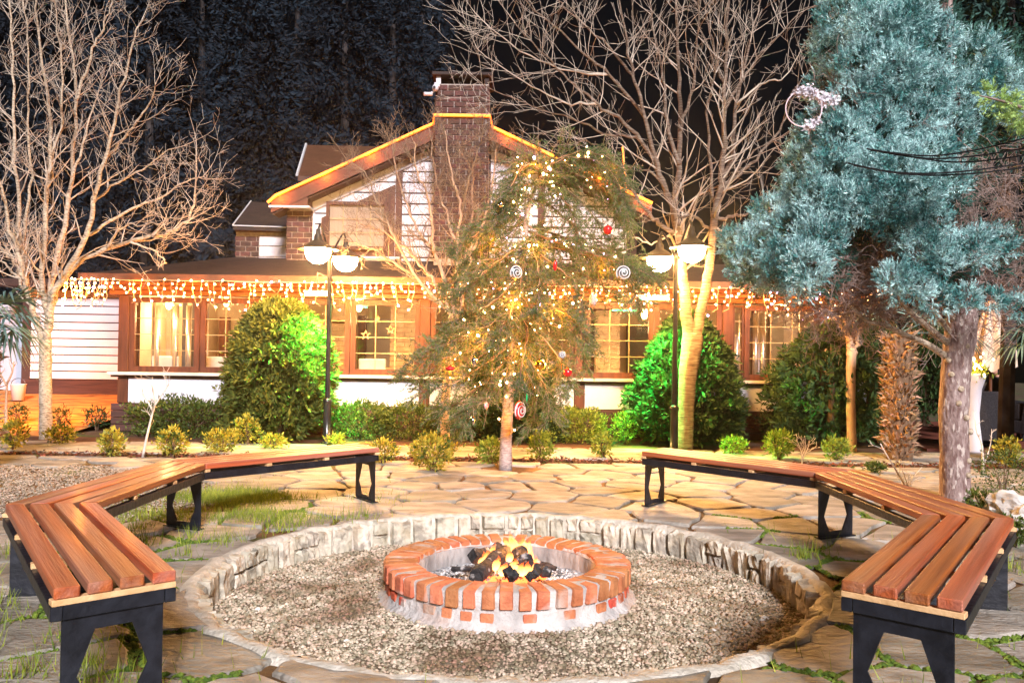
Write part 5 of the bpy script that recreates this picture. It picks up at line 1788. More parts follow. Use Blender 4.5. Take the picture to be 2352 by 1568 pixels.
for u0, u1, v0, v1, Y, m, lab, hh in ((312, 560, 918, 1000, 13.45, M_hedge, 'dark clipped hedge under the first windows of the house', 2), (765, 885, 925, 1004, 13.5, M_hedge, 'green lit hedge just past the first lamp post', 3),
                                  (880, 1005, 928, 1003, 13.45, M_hedge, 'olive-yellow hedge behind the bare many-stemmed tree', 4), (1180, 1290, 965, 1004, 13.4, M_holly, 'dark low hedge just past the lit cedar trunk', 5), (1270, 1388, 940, 1004, 13.4, M_eu2, 'rounded leafy hedge bush with a green lit flank', 6),
                                  (1015, 1180, 935, 1002, 13.6, M_holly, 'dark hedge in shade behind the lit cedar', 7)):
    a, b = P(u0, v1, Y), P(u1, v0, Y)
    w = b.x - a.x
    shrub('hedge', lab, 'hedge', ((a.x + b.x) / 2, Y, -.01), w * .54, .42, b.z, m, int(3600 * w), .055, 'hedges along the house plinth', 400 + hh, 3.2, 12, .04)

M_grass = mat('grass blade', (.16, .24, .02), (.32, .40, .06), 3, .6, island=.4, trans=.3)


def blades(pts, hmin, hmax, lean=.35):
    n = len(pts)
    d = unit(np.concatenate([rng.normal(scale=lean, size=(n, 2)), np.ones((n, 1))], 1))
    return leaf_tris(pts, d, rng.uniform(hmin, hmax, n), .007)


xs, ys = rng.normal(-2.25, .42, 26000), rng.normal(7.45, .42, 26000)
dens = np.array([noise3((a * 1.3, b * 1.3, 0)) for a, b in zip(xs, ys)]) + rng.normal(scale=.25, size=len(xs))
kp = (dens > .12) & (np.hypot(xs - PX, ys - PY) > PR + .12)
pts = np.stack([xs[kp], ys[kp], np.full(kp.sum(), -.025)], 1)
V1, F1 = blades(pts, .03, .11)
tag(link('lawn_grass', npmesh('lawn_grass', V1, F1, M_grass)), None, None, kind='stuff')
tufts = [(-1.75, 3.6), (-1.95, 3.9), (-1.5, 3.15), (-1.45, 3.3), (-1.62, 3.4), (-2.3, 3.7), (-2.4, 4.1), (-2.55, 4.4), (-2.05, 3.3), (-1.95, 3.5), (-2.1, 5.6), (-2.0, 6.0), (-2.25, 6.1), (-1.85, 5.7), (-1.7, 6.5), (-1.9, 6.8), (1.95, 5.75), (2.0, 5.8), (1.5, 6.1), (2.15, 6.0),
         (2.6, 3.8), (2.75, 4.2), (2.9, 3.6), (-2.7, 5.1), (-3.2, 5.5), (-1.2, 6.9), (-3.0, 5.9), (3.2, 5.5), (3.4, 4.9), (-1.3, 3.0), (-2.35, 5.0), (-2.7, 3.9), (-2.75, 6.35), (-2.5, 5.9), (1.4, 3.1), (1.7, 2.9), (1.5, 3.3), (2.1, 3.3)]
pp = []
for x, y in tufts:
    if math.hypot(x - PX, y - PY) < PR + .1:
        continue
    n = rng.integers(25, 90)
    s = rng.uniform(.03, .10)
    pp.append(np.stack([x + rng.normal(scale=s, size=n), y + rng.normal(scale=s, size=n), np.full(n, -.02)], 1))
# thin grass growing out of the joints
n = 2600
q = np.stack([rng.uniform(-4.2, 4.2, n), rng.uniform(2.6, 6.9, n), np.full(n, -.02)], 1)
q = q[(np.hypot(q[:, 0] - PX, q[:, 1] - PY) > PR + .12) & ((q[:, 0] < -1.3) | (rng.uniform(size=n) < .25))]
pp.append(q)
V1, F1 = blades(np.concatenate(pp), .04, .17, .3)
tag(link('grass_tufts', npmesh('grass_tufts', V1, F1, M_grass)), None, None, kind='stuff')
# moss cushions in the joints of the near paving
M_moss = mat('bright moss', (.075, .14, .012), (.17, .25, .03), 30, .95, .8, 120, island=.3)
n = 5200
q = []
for st in STONES:
    c_ = st.mean(0)
    if c_[1] < 7.6 and abs(c_[0]) < 5.2:
        for k_ in range(len(st)):
            a_, b_ = st[k_], st[(k_ + 1) % len(st)]
            for _ in range(int(np.hypot(*(b_ - a_)) / .008) + 1):
                w_ = a_ + (b_ - a_) * random.random() + (a_ - c_) * random.uniform(-.02, .04)
                q.append((w_[0], w_[1], -.008 + random.uniform(-.006, .004)))
q = np.array(q)
dn = np.array([noise3((a * .9 + 2, b * .9, 3)) + noise3((a * 2.3, b * 2.3, 1)) * .5 for a, b, _ in q])
q = q[(np.hypot(q[:, 0] - PX, q[:, 1] - PY) > PR + .13) & (dn > .1 - .5 * (q[:, 1] < 4.6)) & (np.abs(q[:, 0]) > 1.1 + (q[:, 1] > 6) * .6)]
tag(link('moss', pebbles('moss', q, rng.uniform(.012, .03, len(q)), M_moss)), None, None, kind='stuff')
# low ground plants at the foot of the conifer trunk and the bed edge
for i, (u, v, w, h, lab) in enumerate(((2255, 1172, 60, 46, 'low leafy plant at the foot of the thick conifer trunk'), (2330, 1255, 60, 60, 'low leafy plant beside the pale rocks'), (2010, 1085, 40, 22, 'tiny clump of weeds behind the bench joint nearest the palm'))):
    p = G(u, v)
    s = p.y / FPX
    shrub('plant', lab, 'plant', (p.x, p.y, 0), w * s * .5, w * s * .5, h * s, M_hedge, 500, .035, 'low plants at the paving edge', 500 + i, 2, 4)
# bare leaning sapling and leafless twig shrubs
random.seed(77)


def twig_shrub(name, label, paths, Y, r, m, cat='shrub', tl=.22, per=1.4, lev=1):
    b = P(*paths[0][0], Y)
    root = thing(name, label, cat, (b.x, Y, 0), None)
    segs = []
    for k, path in enumerate(paths):
        sp = spline([P(u, v, Y) for u, v in path], 10)
        if k == 0:
            sp[0].z = -.03
        MB().tube(sp, [r * (1 if k == 0 else .6) * (1 - .6 * i / 10) for i in range(11)], 6).build('stem' if k == 0 else 'branch', m, root, True)
        for _ in range(int(per * 6)):
            i = random.randint(4 if k == 0 else 2, 9)
            d = (sp[i + 1] - sp[i]).normalized()
            grow(sp[i], d * .6 + perp(d) * .7 + Vector((0, 0, .2)), tl * random.uniform(.5, 1.1), r * .3, lev, segs, .2, 4, 3)
    V, F = seg_mesh(segs, 3)
    link('twigs', npmesh('twigs', V, F, m), root)


M_whitebark = mat('white sapling bark', (.55, .48, .42), (.72, .66, .6), 12, .8)
twig_shrub('sapling', 'thin leaning white-stemmed bare sapling in front of the dark clipped hedge', [[(328, 1048), (338, 1000), (350, 950), (358, 925)], [(356, 930), (372, 905), (390, 880)], [(357, 925), (352, 900), (346, 880)], [(352, 945), (335, 915), (326, 905)]], 10.8, .02, M_whitebark, 'sapling', .22, 1.0)
twig_shrub('twig_shrub', 'bare pale twig shrub between palm trunk and bench', [[(2092, 1140), (2070, 1100), (2040, 1050), (2022, 1018)], [(2088, 1130), (2095, 1100), (2118, 1072)], [(2085, 1125), (2080, 1100), (2072, 1078)]], 9.0, .012, M_whitebark, tl=.15, per=.6)
twig_shrub('twig_shrub', 'bare stout twig shrub beyond the thick conifer trunk, beside the yellow-topped shrub', [[(2258, 1065), (2255, 1020), (2243, 990), (2240, 960)], [(2262, 1062), (2275, 1020), (2278, 985)]], 10.6, .014, M_whitebark, tl=.12, per=.5)
twig_shrub('twig_shrub', 'small bare twig shrub just before the dark glossy bush', [[(1842, 1060), (1840, 1035), (1830, 1010)], [(1843, 1055), (1855, 1030), (1860, 1010)], [(1841, 1050), (1850, 1025), (1848, 1000)]], 10.7, .009, M_whitebark, tl=.18, per=.9)
twig_shrub('rose_stump', 'knobbly cut-back bare stem at the picture edge under the fan palm', [[(15, 990), (14, 940), (16, 880)], [(15, 885), (2, 860), (-5, 830)], [(16, 880), (28, 855), (32, 830)]], 12.9, .03, M_barksmooth, tl=.2, per=.5)

# ------------------------------------------------------------------ palms
M_palmtrunk = mat('shaggy palm trunk', (.10, .055, .03), (.24, .15, .09), 14, .95, 1.0, 30, stretch=(2, 2, .5))
M_palmleaf = mat('fan palm leaf', (.10, .19, .17), (.20, .32, .29), 4, .5, island=.3, trans=.2)
M_palmdry = mat('dry palm stub', (.24, .14, .075), (.42, .28, .17), 8, .9, island=.4)


def palm_frond(root, a, dirv, L, n=22, R_=.55, seed=1):
    rs = random.Random(seed)
    a = Vector(a)
    dirv = Vector(dirv).normalized()
    side = dirv.cross(Vector((0, 0, 1))).normalized()
    up = side.cross(dirv)
    hub = a + dirv * L
    mb = MB()
    mb.tube([a, a.lerp(hub, .5) + Vector((0, 0, .03)), hub], [.012, .01, .008], 5)
    for i in range(n):
        t = (i / (n - 1) - .5) * 2
        an = t * 1.9
        d = (dirv * math.cos(an) + side * math.sin(an) + up * (.12 * rs.uniform(-1, 1)))
        l = R_ * (1 - .25 * abs(t)) * rs.uniform(.9, 1.08)
        w = d.cross(up).normalized() * .016
        p1 = hub + d * l * .55 + Vector((0, 0, -.03))
        p2 = hub + d * l + Vector((0, 0, -.16 - rs.uniform(0, .12)))
        b = len(mb.v)
        mb.v += [tuple(hub - w * .5), tuple(hub + w * .5), tuple(p1 + w), tuple(p1 - w), tuple(p2)]
        mb.f += [(b, b + 1, b + 2, b + 3), (b + 3, b + 2, b + 4)]
    mb.build('frond', M_palmleaf, root)


def palm(name, label, x, y, h, r, fronds):
    root = thing(name, label, 'palm', (x, y, 0))
    mb = MB().tube([(x + .03 * math.sin(i), y, -.05 + (h + .05) * i / 10) for i in range(11)], [r * (1.0 + .08 * math.sin(i * 2.3)) for i in range(11)], 14)
    mb.build('trunk', M_palmtrunk, root, True)
    n = 900                                # old leaf bases and fibre, bristling downward and out
    t, a = rng.uniform(.02, 1, n), rng.uniform(0, 2 * PI, n)
    B = np.stack([x + r * .92 * np.cos(a), y + r * .92 * np.sin(a), t * h], 1)
    d = unit(np.stack([np.cos(a) * .7, np.sin(a) * .7, rng.uniform(-.2, 1.3, n)], 1))
    V, F = leaf_quads(B, d, rng.uniform(.06, .20, n), rng.uniform(.015, .045, n), .2)
    st = link('leaf_stubs', npmesh('leaf_stubs', V, F, M_palmdry), root)
    for i, (dv, L, R_) in enumerate(fronds):
        palm_frond(root, (x, y, h), dv, L, 24, R_, i + int(x * 10))


pp_ = G(2063, 1055)
ph = P(2070, 765, 11.5).z
palm('palm', 'shaggy palm trunk between the pollarded tree and the blue conifer', pp_.x, 11.5, ph, .16, [((.9, -.3, .35), .55, .6), ((.7, .5, .5), .5, .6), ((-.6, .5, .6), .5, .55), ((.1, .8, .7), .5, .55), ((.8, -.1, -.05), .75, .6)])
lp = P(-45, 735, 9.6)
palm('palm', 'fan palm at the picture edge, blue-green fronds over the tall bare tree', lp.x, 9.6, lp.z, .13, [((.9, -.1, .12), .34, .72), ((.85, -.2, .55), .38, .66), ((.9, .2, -.3), .34, .62), ((.8, -.5, -.1), .34, .66), ((.6, -.7, .3), .3, .55), ((-.5, -.5, .6), .4, .5), ((.7, .3, -.55), .3, .5), ((-.7, .4, .4), .4, .5)])
rp_ = P(2420, 770, 10.8)
palm('palm', 'palm whose dark fronds reach in at the right edge under the blue conifer', rp_.x, 10.8, rp_.z, .14, [((-.85, -.2, .1), .35, .6), ((-.8, .2, -.2), .35, .55), ((-.6, -.6, .4), .35, .55), ((.5, .5, .6), .4, .5)])

# ------------------------------------------------------------------ lights and baubles on the cedar
cl = thing('cedar_lights', 'warm fairy lights strung through the boughs of the decorated cedar', 'string lights', (cb.x, CYD, .3))
pts = []
for i in range(90):                        # cord wound up the trunk
    s = i / 89
    z = .22 + 2.9 * s
    q = spline(tpts, 24)[min(24, int(24 * z / 3.75))]
    pts.append((q.x + (.10 - .03 * s) * math.cos(i * .9), q.y + (.10 - .03 * s) * math.sin(i * .9), z))
MB().tube(pts, .004, 4).build('cable', M_wire, cl)
rs = random.Random(4)
M_warmb = mat('warm cedar bulb', (1, .8, .5), emit=(1, .55, .2), strength=26, nosample=True)
CB = MB().lathe([(.001, .02), (.012, .012), (.016, 0), (.011, -.014), (.001, -.02)], (0, 0, 0), 7).me('bulb', M_warmb, True)
for i in range(7, 90, 4):
    link('bulb', CB, cl, pts[i], (rs.uniform(-1, 1), rs.uniform(-1, 1), 0), (rs.uniform(.5, .9),) * 3)
for bi, (sp, r) in enumerate(boughs):
    if bi % 2 == 0 or bi > 12:
        off = Vector((0, -.05, .0))
        MB().tube([p + off + Vector((rs.uniform(-.02, .02), 0, rs.uniform(-.02, .02))) for p in sp[:11]], .003, 4).build('cable', M_wire, cl)
    for _ in range(4):
        p = rs.choice(sp[1:9]) + Vector((rs.uniform(-.06, .06), rs.uniform(-.28, .0), rs.uniform(-.12, .08)))
        link('bulb', BULB2 if rs.random() < .05 else CB, cl, p, (rs.uniform(-1, 1), rs.uniform(-1, 1), 0), (rs.choice((.35, .4, .5, .9)),) * 3)
for u, v, dy, e in ((1170, 960, -.3, 5), (1230, 380, -.35, 7), (1130, 560, -.4, 8), (1240, 560, -.45, 8), (1180, 690, -.5, 10), (1270, 720, -.45, 9), (1100, 780, -.4, 9), (1190, 820, -.45, 9), (1040, 850, -.3, 7), (1380, 620, -.3, 6), (1250, 840, -.4, 7), (1400, 400, -.2, 4)):
    point('fairy_glow', P(u, v, CYD + dy), e * 1.1, (1, .31, .022), .08)

M_silver = mat('silver bauble', (.7, .7, .72), None, 5, .18, metal=1)
M_whitegl = mat('white glitter', (.82, .8, .8), None, 90, .5, .6, 200)
M_red = mat('red bauble', (.55, .012, .02), (.65, .02, .03), 5, .2, .2, 90, coat=.6)
M_goldb = mat('gold bauble', (.85, .5, .1), None, 5, .22, metal=1)
M_blackgl = mat('black candy stripe', (.03, .03, .035), None, 5, .3)
M_greeng = mat('green glass', (.02, .45, .15), None, 5, .15)


def hang(root, p, L=.1):
    MB().tube([p, p + Vector((0, 0, L))], .002, 4).build('thread', M_wire, root)


def ball(u, v, dy, r, m, label, sq=(1, 1)):
    p = P(u, v, CYD + dy)
    t = thing('bauble', label, 'bauble', tuple(p), 'baubles on the cedar')
    prof = [(max(.001, r * sq[0] * math.sin(PI * i / 12)), r * sq[1] * math.cos(PI * i / 12)) for i in range(13)]
    MB().lathe(prof, p, 18).build('ball', m, t, True)
    MB().lathe([(.001, .016), (.008, .015), (.009, 0), (.001, 0)], p + Vector((0, 0, r * sq[1] - .002)), 8).build('cap', M_goldb, t)
    hang(t, p + Vector((0, 0, r * sq[1] + .014)))


def swirl(u, v, dy, r, ma, mb_, label, turn, stick=False):
    p = P(u, v, CYD + dy)
    t = thing('bauble', label, 'bauble', tuple(p), 'baubles on the cedar')
    R_ = Matrix.Rotation(turn, 4, 'Z')
    b = MB().lathe([(.001, -.35 * r), (.6 * r, -.3 * r), (r, 0), (.6 * r, .3 * r), (.001, .35 * r)], (0, 0, 0), 26)
    b.v = [tuple(p + (R_ @ Vector((x, z, y)))) for x, y, z in b.v]
    b.build('disc', ma, t, True)
    pts = []
    for i in range(70):
        s = i / 69
        a, q = s * 2.6 * 2 * PI, r * (.08 + .86 * s)
        zz = -(.36 * r - .30 * r * (q / r) ** 2)
        pts.append(p + R_ @ Vector((q * math.cos(a), zz, q * math.sin(a))))
    MB().tube(pts, r * .085, 6).build('spiral', mb_, t, True)
    if stick:
        MB().tube([p + Vector((0, 0, -r)), p + Vector((0, 0, -r - .12))], .005, 6).build('stick', M_goldb, t)
    hang(t, p + Vector((0, 0, r)))


swirl(1185, 626, -.75, .085, M_silver, M_whitegl, 'silver swirl disc hanging highest on the camera-left side of the cedar', .6)
swirl(1432, 627, -.6, .09, M_silver, M_whitegl, 'silver swirl disc near the tip of the long bough by the second lamp post', .1)
swirl(1193, 942, -.6, .105, M_red, M_whitegl, 'large red and white striped candy disc hanging beside the cedar trunk', .95)
swirl(1291, 815, -.6, .045, M_whitegl, M_blackgl, 'small black and white lollipop on a stick in the cedar', 0, True)
swirl(1117, 931, -.5, .04, M_whitegl, M_red, 'small white wrapped sweet under the lowest cedar boughs', .9)
ball(1396, 528, -.4, .052, M_red, 'red glittering bauble alone at the top of the cedar')
ball(1275, 610, -.7, .05, M_red, 'slim red drop-shaped bauble in the middle of the cedar', (.45, 1.2))
ball(1304, 855, -.5, .05, M_red, 'red bauble above the window sill at the cedar bough tip')
ball(1035, 846, -.4, .045, M_red, 'red bauble on the long low bough towards the first lamp post', (1.3, .7))
ball(1240, 838, -.6, .058, M_goldb, 'gold bauble hanging above the candy disc')
ball(1363, 690, -.4, .04, mat('pink glitter', (.75, .35, .32), (.85, .6, .55), 80, .5, .6, 150), 'pink glittery cone bauble before the cornice', (.9, 1.7))
ball(1089, 830, -.6, .035, M_silver, 'silver cone bauble on the low bough', (.9, 1.6))
ball(1210, 912, -.6, .03, M_greeng, 'thin green glass drop beside the candy disc', (.3, 2.2))
ball(1087, 968, -.5, .03, M_silver, 'clear silver drop hanging lowest under the cedar', (.6, 1.5))
ball(1150, 470, -.5, .03, M_silver, 'small silver bauble high on the cedar', (1, 1))

# ------------------------------------------------------------------ small things round the garden
# snowy hoop in the conifer
p = P(1846, 250, 7.35)
t = thing('wreath', 'thin round hoop with white snowy tufts hanging on the blue conifer edge', 'wreath', tuple(p))
mb = MB()
mb.tube([p + Vector((.155 * math.cos(i * PI / 16), 0, .155 * math.sin(i * PI / 16))) for i in range(33)], .006, 5, False)
mb.build('hoop', mat('pink white hoop', (.75, .6, .65), None, 5, .6), t, True)
n = 800
aa = np.where(rng.uniform(size=n) < .8, rng.uniform(.25, 2.0, n), rng.uniform(4.9, 5.6, n))
q = np.array(p) + np.stack([.155 * np.cos(aa), np.zeros(n), .155 * np.sin(aa)], 1) + rng.normal(scale=.018, size=(n, 3))
q[:, 0] += np.where((aa < .9), rng.uniform(0, .13, n), 0)
V, F = leaf_quads(q, rand_dirs(n), .035, .02)
link('tufts', npmesh('tufts', V, F, mat('snowy tuft', (.8, .76, .82), None, 5, .9)), t)
# overhead cables
M_cable = mat('black cable', (.010, .010, .012), None, 5, .5)
for i, (path, lab) in enumerate((([(1990, 342), (2120, 358), (2240, 345), (2420, 300)], 'uppermost black cable crossing the blue conifer'), ([(2000, 345), (2130, 364), (2260, 356), (2420, 328)], 'second black cable from the top before the blue conifer'),
                                 ([(2040, 352), (2180, 372), (2290, 366), (2420, 345)], 'third black cable from the top before the blue conifer'), ([(1942, 374), (2060, 396), (2200, 395), (2420, 366)], 'fourth black cable from the top, starting furthest out on the conifer'),
                                 ([(1960, 380), (2080, 400), (2220, 400), (2420, 376)], 'lowest black cable crossing the blue conifer'))):
    pts = spline([P(u, v, 6.75 - .5 * k / 3) for k, (u, v) in enumerate(path)], 16)
    tag(MB().tube(pts, .0065, 5).build('overhead_cable', M_cable), lab, 'cable', 'black cables crossing the blue conifer')
# tall white planter, folded parasol, dark wicker seats, a seated person
p = P(2232, 1000, 12.6)
px, py = p.x, 12.6
ztop = P(2235, 857, 12.6).z
t = thing('planter', 'tall white waisted planter column behind the thick conifer trunk', 'planter', (px, py, 0))
MB().lathe([(.001, .0), (.15, .0), (.15, .03), (.105, ztop * .35), (.10, ztop * .5), (.13, ztop * .8), (.19, ztop - .03), (.19, ztop), (.15, ztop), (.14, ztop - .1), (.001, ztop - .1)], (px, py, 0), 28).build('body', M_panel, t, True)
b = np.array([px, py, ztop]) + rng.normal(scale=.1, size=(260, 3)) * np.array([1, 1, 1.2])
b[:, 2] = np.abs(b[:, 2] - ztop) + ztop - .08
V, F = leaf_quads(b, unit(rng.normal(size=(260, 3)) + np.array([0, 0, 1])), .09, .03)
link('foliage', npmesh('plant', V, F, M_eu2), t)
for k in range(26):
    q = np.array([px, py - .12, ztop + .1]) + rng.normal(scale=.09, size=3)
    link('bulb', CB, t, q, None, (.8,) * 3)
point('fairy_glow', (px - .05, py - .25, ztop + .2), 7, (1, .45, .1), .05)
M_canvas = mat('cream canvas', (.58, .44, .34), (.68, .54, .43), 3, .9, .3, 14)
p = P(2275, 848, 13.6)
zt = P(2270, 690, 13.6).z
t = thing('folded_parasol', 'folded cream parasol with draped pleats beyond the conifer trunk', 'parasol', (p.x, 13.6, .3))
mb = MB()
K = 40
prof = [(.05, zt), (.12, zt - .25), (.22, zt - .55), (.30, zt - .8), (.31, p.z)]
for r_, z in prof:
    for j in range(K):
        a = 2 * PI * j / K
        q = r_ * (1 + .24 * math.cos(a * 8)) 
        mb.v.append((p.x + q * math.cos(a), 13.6 + q * math.sin(a), z + (.05 * math.cos(a * 8) if z == p.z else 0)))
for i in range(len(prof) - 1):
    for j in range(K):
        mb.f.append((i * K + j, i * K + (j + 1) % K, (i + 1) * K + (j + 1) % K, (i + 1) * K + j))
mb.build('canopy', M_canvas, t, True)
MB().tube([(p.x, 13.6, 0), (p.x, 13.6, zt + .1)], .025, 8).build('pole', M_wood, t)
MB().box(p.x - .3, p.x + .3, 13.3, 13.9, 0, .07).build('base', M_steel, t, bevel=.01)
M_deck = mat('dark red deck', (.13, .035, .022), (.22, .07, .045), 3, .5, .3, 14, stretch=(.6, 8, 1))
tag(MB().box(6.15, 11.5, 12.75, 18.5, -.02, .02).build('deck', M_deck), None, None, kind='structure')
M_wick = mat('dark wicker', (.016, .014, .018), (.04, .036, .042), 60, .7, .8, 150)
M_cush = mat('blue grey cushion', (.05, .06, .085), None, 4, .85, .3, 30)


def wicker(x, y, rz_, label):
    t = thing('wicker_armchair', label, 'armchair', (x, y, .02), 'dark wicker armchairs on the deck', (0, 0, rz_))
    bx = lambda nm, a, m, bv=.02: MB().box(*a).build(nm, m, t, False, bv, (0, 0, 0), None, True)
    bx('seat_base', (-.36, .36, -.34, .34, .12, .34), M_wick)
    bx('cushion', (-.27, .27, -.33, .25, .342, .43), M_cush, .03)
    MB().prism([(.26, .12), (.36, .12), (.47, .86), (.39, .86)], 'x', -.36, .36).build('backrest', M_wick, t, False, .01, (0, 0, 0), None, True)
    for s in (-1, 1):
        bx('arm', (.29 * s - .06, .29 * s + .06, -.34, .26, .341, .62), M_wick)
        for yy in (-.3, .3):
            bx('leg', (.31 * s - .025, .31 * s + .025, yy - .025, yy + .025, 0, .118), M_steel, .004)
    return t


wicker(P(2262, 940, 13.2).x, 13.2, rad(150), 'dark wicker armchair on the deck nearest the white planter')
wicker(P(2345, 930, 14.6).x, 14.6, rad(200), 'dark wicker armchair on the deck at the picture edge')
wicker(P(2305, 920, 15.2).x, 15.3, rad(-10), 'dark wicker armchair in which the dark-haired person sits')
# seated person: one skinned body, clothes dark, turned towards the table
M_skin = mat('skin', (.55, .26, .18), (.62, .32, .22), 6, .55)
M_jacket = mat('dark jacket', (.018, .016, .02), (.035, .03, .036), 8, .8)
M_hair = mat('black hair', (.010, .008, .008), (.02, .016, .015), 30, .5, .5, 60)
hx, hy = P(2296, 850, 14.9).x, 14.95
head_z = P(2296, 848, 14.95).z
t = thing('person', 'seated person with black hair in a dark jacket, side-on on the terrace', 'person', (hx, hy, .02))
J = {'pel': (0.03, 0, .50), 'waist': (.02, 0, .68), 'chest': (0, 0, .90), 'neck': (-.01, 0, 1.04), 'ls': (0, -.17, .98), 'rs': (0, .17, .98), 'le': (-.08, -.24, .74), 're': (-.08, .24, .74), 'lw': (-.30, -.16, .68), 'rw': (-.30, .16, .68),
     'lk': (-.42, -.12, .50), 'rk': (-.42, .12, .50), 'lh': (0, -.10, .48), 'rh': (0, .10, .48), 'la': (-.44, -.12, .10), 'ra': (-.44, .12, .10), 'lt': (-.58, -.12, .06), 'rt': (-.58, .12, .06)}
dz = head_z - 1.17
names = list(J)
vs = [(hx + a, hy + b_, c + dz * min(1, max(0, (c - .45) / .2))) for a, b_, c in J.values()]
ed = [('pel', 'waist'), ('waist', 'chest'), ('chest', 'neck'), ('chest', 'ls'), ('chest', 'rs'), ('ls', 'le'), ('rs', 're'), ('le', 'lw'), ('re', 'rw'), ('pel', 'lh'), ('pel', 'rh'), ('lh', 'lk'), ('rh', 'rk'), ('lk', 'la'), ('rk', 'ra'), ('la', 'lt'), ('ra', 'rt')]
me = bpy.data.meshes.new('body')
me.from_pydata(vs, [(names.index(a), names.index(b_)) for a, b_ in ed], [])
me.materials.append(M_jacket)
bo = link('body', me, t)
sk = bo.modifiers.new('skin', 'SKIN')
rr = {'pel': .14, 'waist': .125, 'chest': .14, 'neck': .06, 'ls': .07, 'rs': .07, 'le': .05, 're': .05, 'lw': .036, 'rw': .036, 'lk': .065, 'rk': .065, 'lh': .09, 'rh': .09, 'la': .045, 'ra': .045, 'lt': .035, 'rt': .035}
for i, nme in enumerate(names):
    sv = me.skin_vertices[0].data[i]
    sv.radius = (rr[nme], rr[nme])
    sv.use_root = i == 0
bo.modifiers.new('smooth', 'SUBSURF').levels = 1
hc = Vector((hx - .02, hy, head_z))
hd = MB()
for i in range(11):
    th = PI * i / 10
    for j in range(16):
        a = 2 * PI * j / 16
        x, y, z = .095 * math.sin(th) * math.cos(a), .075 * math.sin(th) * math.sin(a), .12 * math.cos(th)
        if x < 0:                          # the face looks towards -x: brow, nose, mouth, chin
            x += -.028 * math.exp(-((z + .005) / .022) ** 2 - (y / .016) ** 2) - .008 * math.exp(-((z + .05) / .012) ** 2 - (y / .03) ** 2) - .010 * math.exp(-((z + .095) / .02) ** 2 - (y / .03) ** 2) + .008 * math.exp(-((z - .02) / .012) ** 2 - ((abs(y) - .03) / .014) ** 2)
        hd.v.append((hc.x + x, hc.y + y, hc.z + z))
for i in range(10):
    for j in range(16):
        hd.f.append((i * 16 + j, i * 16 + (j + 1) % 16, (i + 1) * 16 + (j + 1) % 16, (i + 1) * 16 + j))
hd.tube([(hc.x + .01, hc.y, hc.z - .06), (hc.x + .02, hc.y, hc.z - .19)], .048, 10)
hd.build('head', M_skin, t, True)
hr = MB()
for i in range(9):
    th = PI * .92 * i / 8
    for j in range(16):
        a = 2 * PI * j / 16
        x, y, z = .118 * math.sin(th) * math.cos(a) + .022, .092 * math.sin(th) * math.sin(a), .132 * math.cos(th) + .012
        if x < -.03 and z < .07:
            x = -.03
        hr.v.append((hc.x + x, hc.y + y, hc.z + z))
for i in range(8):
    for j in range(16):
        hr.f.append((i * 16 + j, i * 16 + (j + 1) % 16, (i + 1) * 16 + (j + 1) % 16, (i + 1) * 16 + j))
hr.build('hair', M_hair, t, True)
for s in (-1, 1):
    hm = MB()
    w = Vector((hx - .31, hy + .16 * s, .68 + dz))
    hm.tube([w, w + Vector((-.05, 0, -.005)), w + Vector((-.09, 0, -.012))], [.026, .034, .03], 8)
    for f_ in range(4):
        q = w + Vector((-.09, (f_ - 1.5) * .017, -.012))
        hm.tube([q, q + Vector((-.035, 0, -.008)), q + Vector((-.06, 0, -.022))], [.009, .0085, .007], 6)
    hm.tube([w + Vector((-.03, -.028 * s, 0)), w + Vector((-.065, -.05 * s, -.008))], [.011, .008], 6)
    hm.build('hand', M_skin, t, True)
# a low dark table before the person
tx, ty = P(2262, 900, 15).x, 15.0
t = thing('terrace_table', 'low dark terrace table in front of the seated person', 'table', (tx, ty, .02))
MB().box(tx - .4, tx + .3, ty - .4, ty + .4, .60, .64).build('tabletop', M_wick, t, bevel=.01)
for dx in (-.34, .24):
    for dy in (-.34, .34):
        MB().box(tx + dx - .025, tx + dx + .025, ty + dy - .025, ty + dy + .025, .022, .598).build('leg', M_steel, t)
p = P(42, 892, 16.6)
t = thing('bucket', 'small white bucket on the orange-lit ground by the wing corner', 'bucket', (p.x, 16.6, .3))
MB().lathe([(.001, 0), (.11, 0), (.14, .3), (.15, .31), (.13, .31), (.105, .02), (.001, .02)], (p.x, 16.6, .32), 18).build('body', M_panel, t, True)
MB().tube([(p.x + .14 * math.cos(i * PI / 10), 16.6, .62 + .12 * math.sin(i * PI / 10)) for i in range(11)], .006, 5).build('handle', M_steel, t)
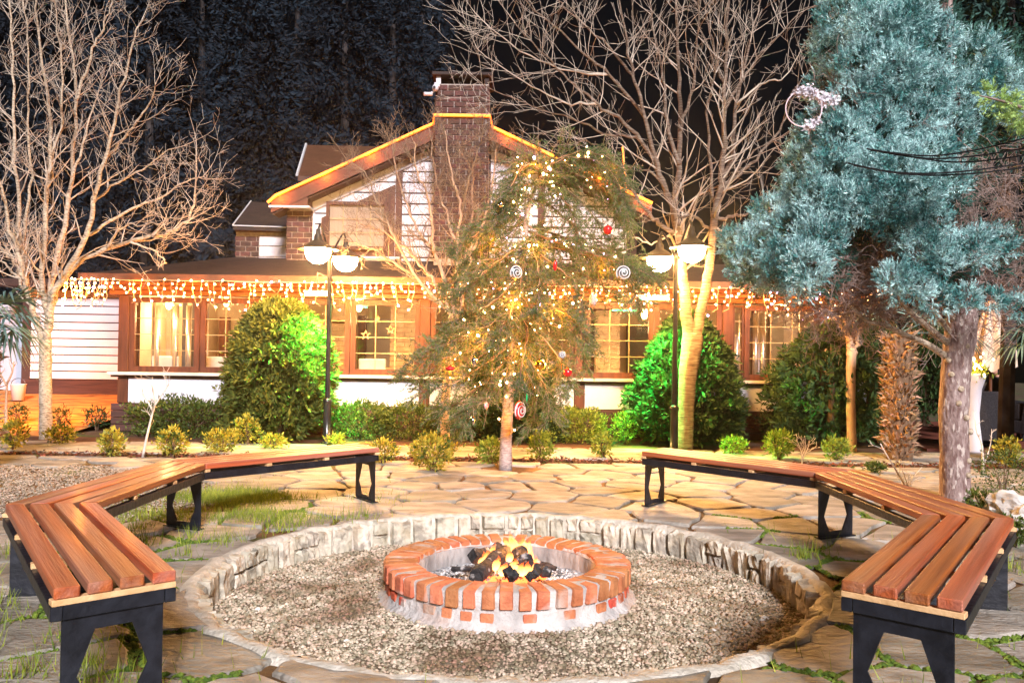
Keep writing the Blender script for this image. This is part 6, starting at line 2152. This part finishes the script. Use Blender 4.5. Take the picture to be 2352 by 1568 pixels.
# pale rocks at the right edge
M_palerock = mat('pale garden rock', (.46, .42, .38), (.74, .71, .68), 5, .85, .9, 22, c3=(.3, .27, .24), scale3=8, lo3=.52, hi3=.66)
for i, (u, v, r_, lab) in enumerate(((2315, 1165, .17, 'biggest pale rock, with a bushy plant on top, at the right picture edge'), (2338, 1205, .11, 'pale rounded rock wedged below the biggest one'), (2368, 1190, .14, 'pale rock half cut off by the picture edge'),
                                     (2335, 1235, .08, 'small white rock lowest in the rock pile'), (2300, 1140, .09, 'grey rock at the back of the rock pile'))):
    p = G(u, v + 15)
    bm = bmesh.new()
    bmesh.ops.create_icosphere(bm, subdivisions=3, radius=r_)
    for vv in bm.verts:
        q = vv.co.normalized()
        vv.co *= 1 + .22 * noise3((q.x * 2 + i * 3, q.y * 2, q.z * 2), 1.2) + .07 * noise3((q.x * 6, q.y * 6 + i, q.z * 6), 1.5)
        vv.co.z *= .75
    me = bpy.data.meshes.new('rock')
    bm.to_mesh(me)
    bm.free()
    me.materials.append(M_palerock)
    o = link('rock', me, None, (p.x, p.y, r_ * .45))
    tag(o, lab, 'rock', 'pale rocks at the paving edge')
p = G(2318, 1165)
shrub('plant', 'grey bushy plant growing behind the biggest pale rock', 'plant', (p.x + .12, p.y + .3, 0), .25, .2, .5, M_hedge, 900, .03, 'low plants at the paving edge', 520, 2, 8)

# pieces too small to pick apart singly
for o in list(COL.objects):
    if o.parent is not None and o.name.split('.')[0] in ('foliage', 'blue_foliage', 'inner_foliage', 'twigs', 'dead_twigs', 'needles', 'leaf_stubs', 'tufts', 'stems', 'boughs'):
        o['kind'] = 'stuff'

# thin scattering volume, added to give the lamps a lens-like bloom
mh = bpy.data.materials.new('bloom volume')
mh.use_nodes = True
nh, lh = mh.node_tree.nodes, mh.node_tree.links
nh.remove(nh['Principled BSDF'])
pv = nh.new('ShaderNodeVolumePrincipled')
pv.inputs['Color'].default_value = (.9, .92, 1, 1)
pv.inputs['Density'].default_value = 0.0008
pv.inputs['Anisotropy'].default_value = 0.86
lh.new(pv.outputs[0], nh['Material Output'].inputs['Volume'])
hz = MB().box(-64, 64, -56, 70, -1.2, 24).build('bloom_volume', mh)
tag(hz, None, None, kind='stuff')
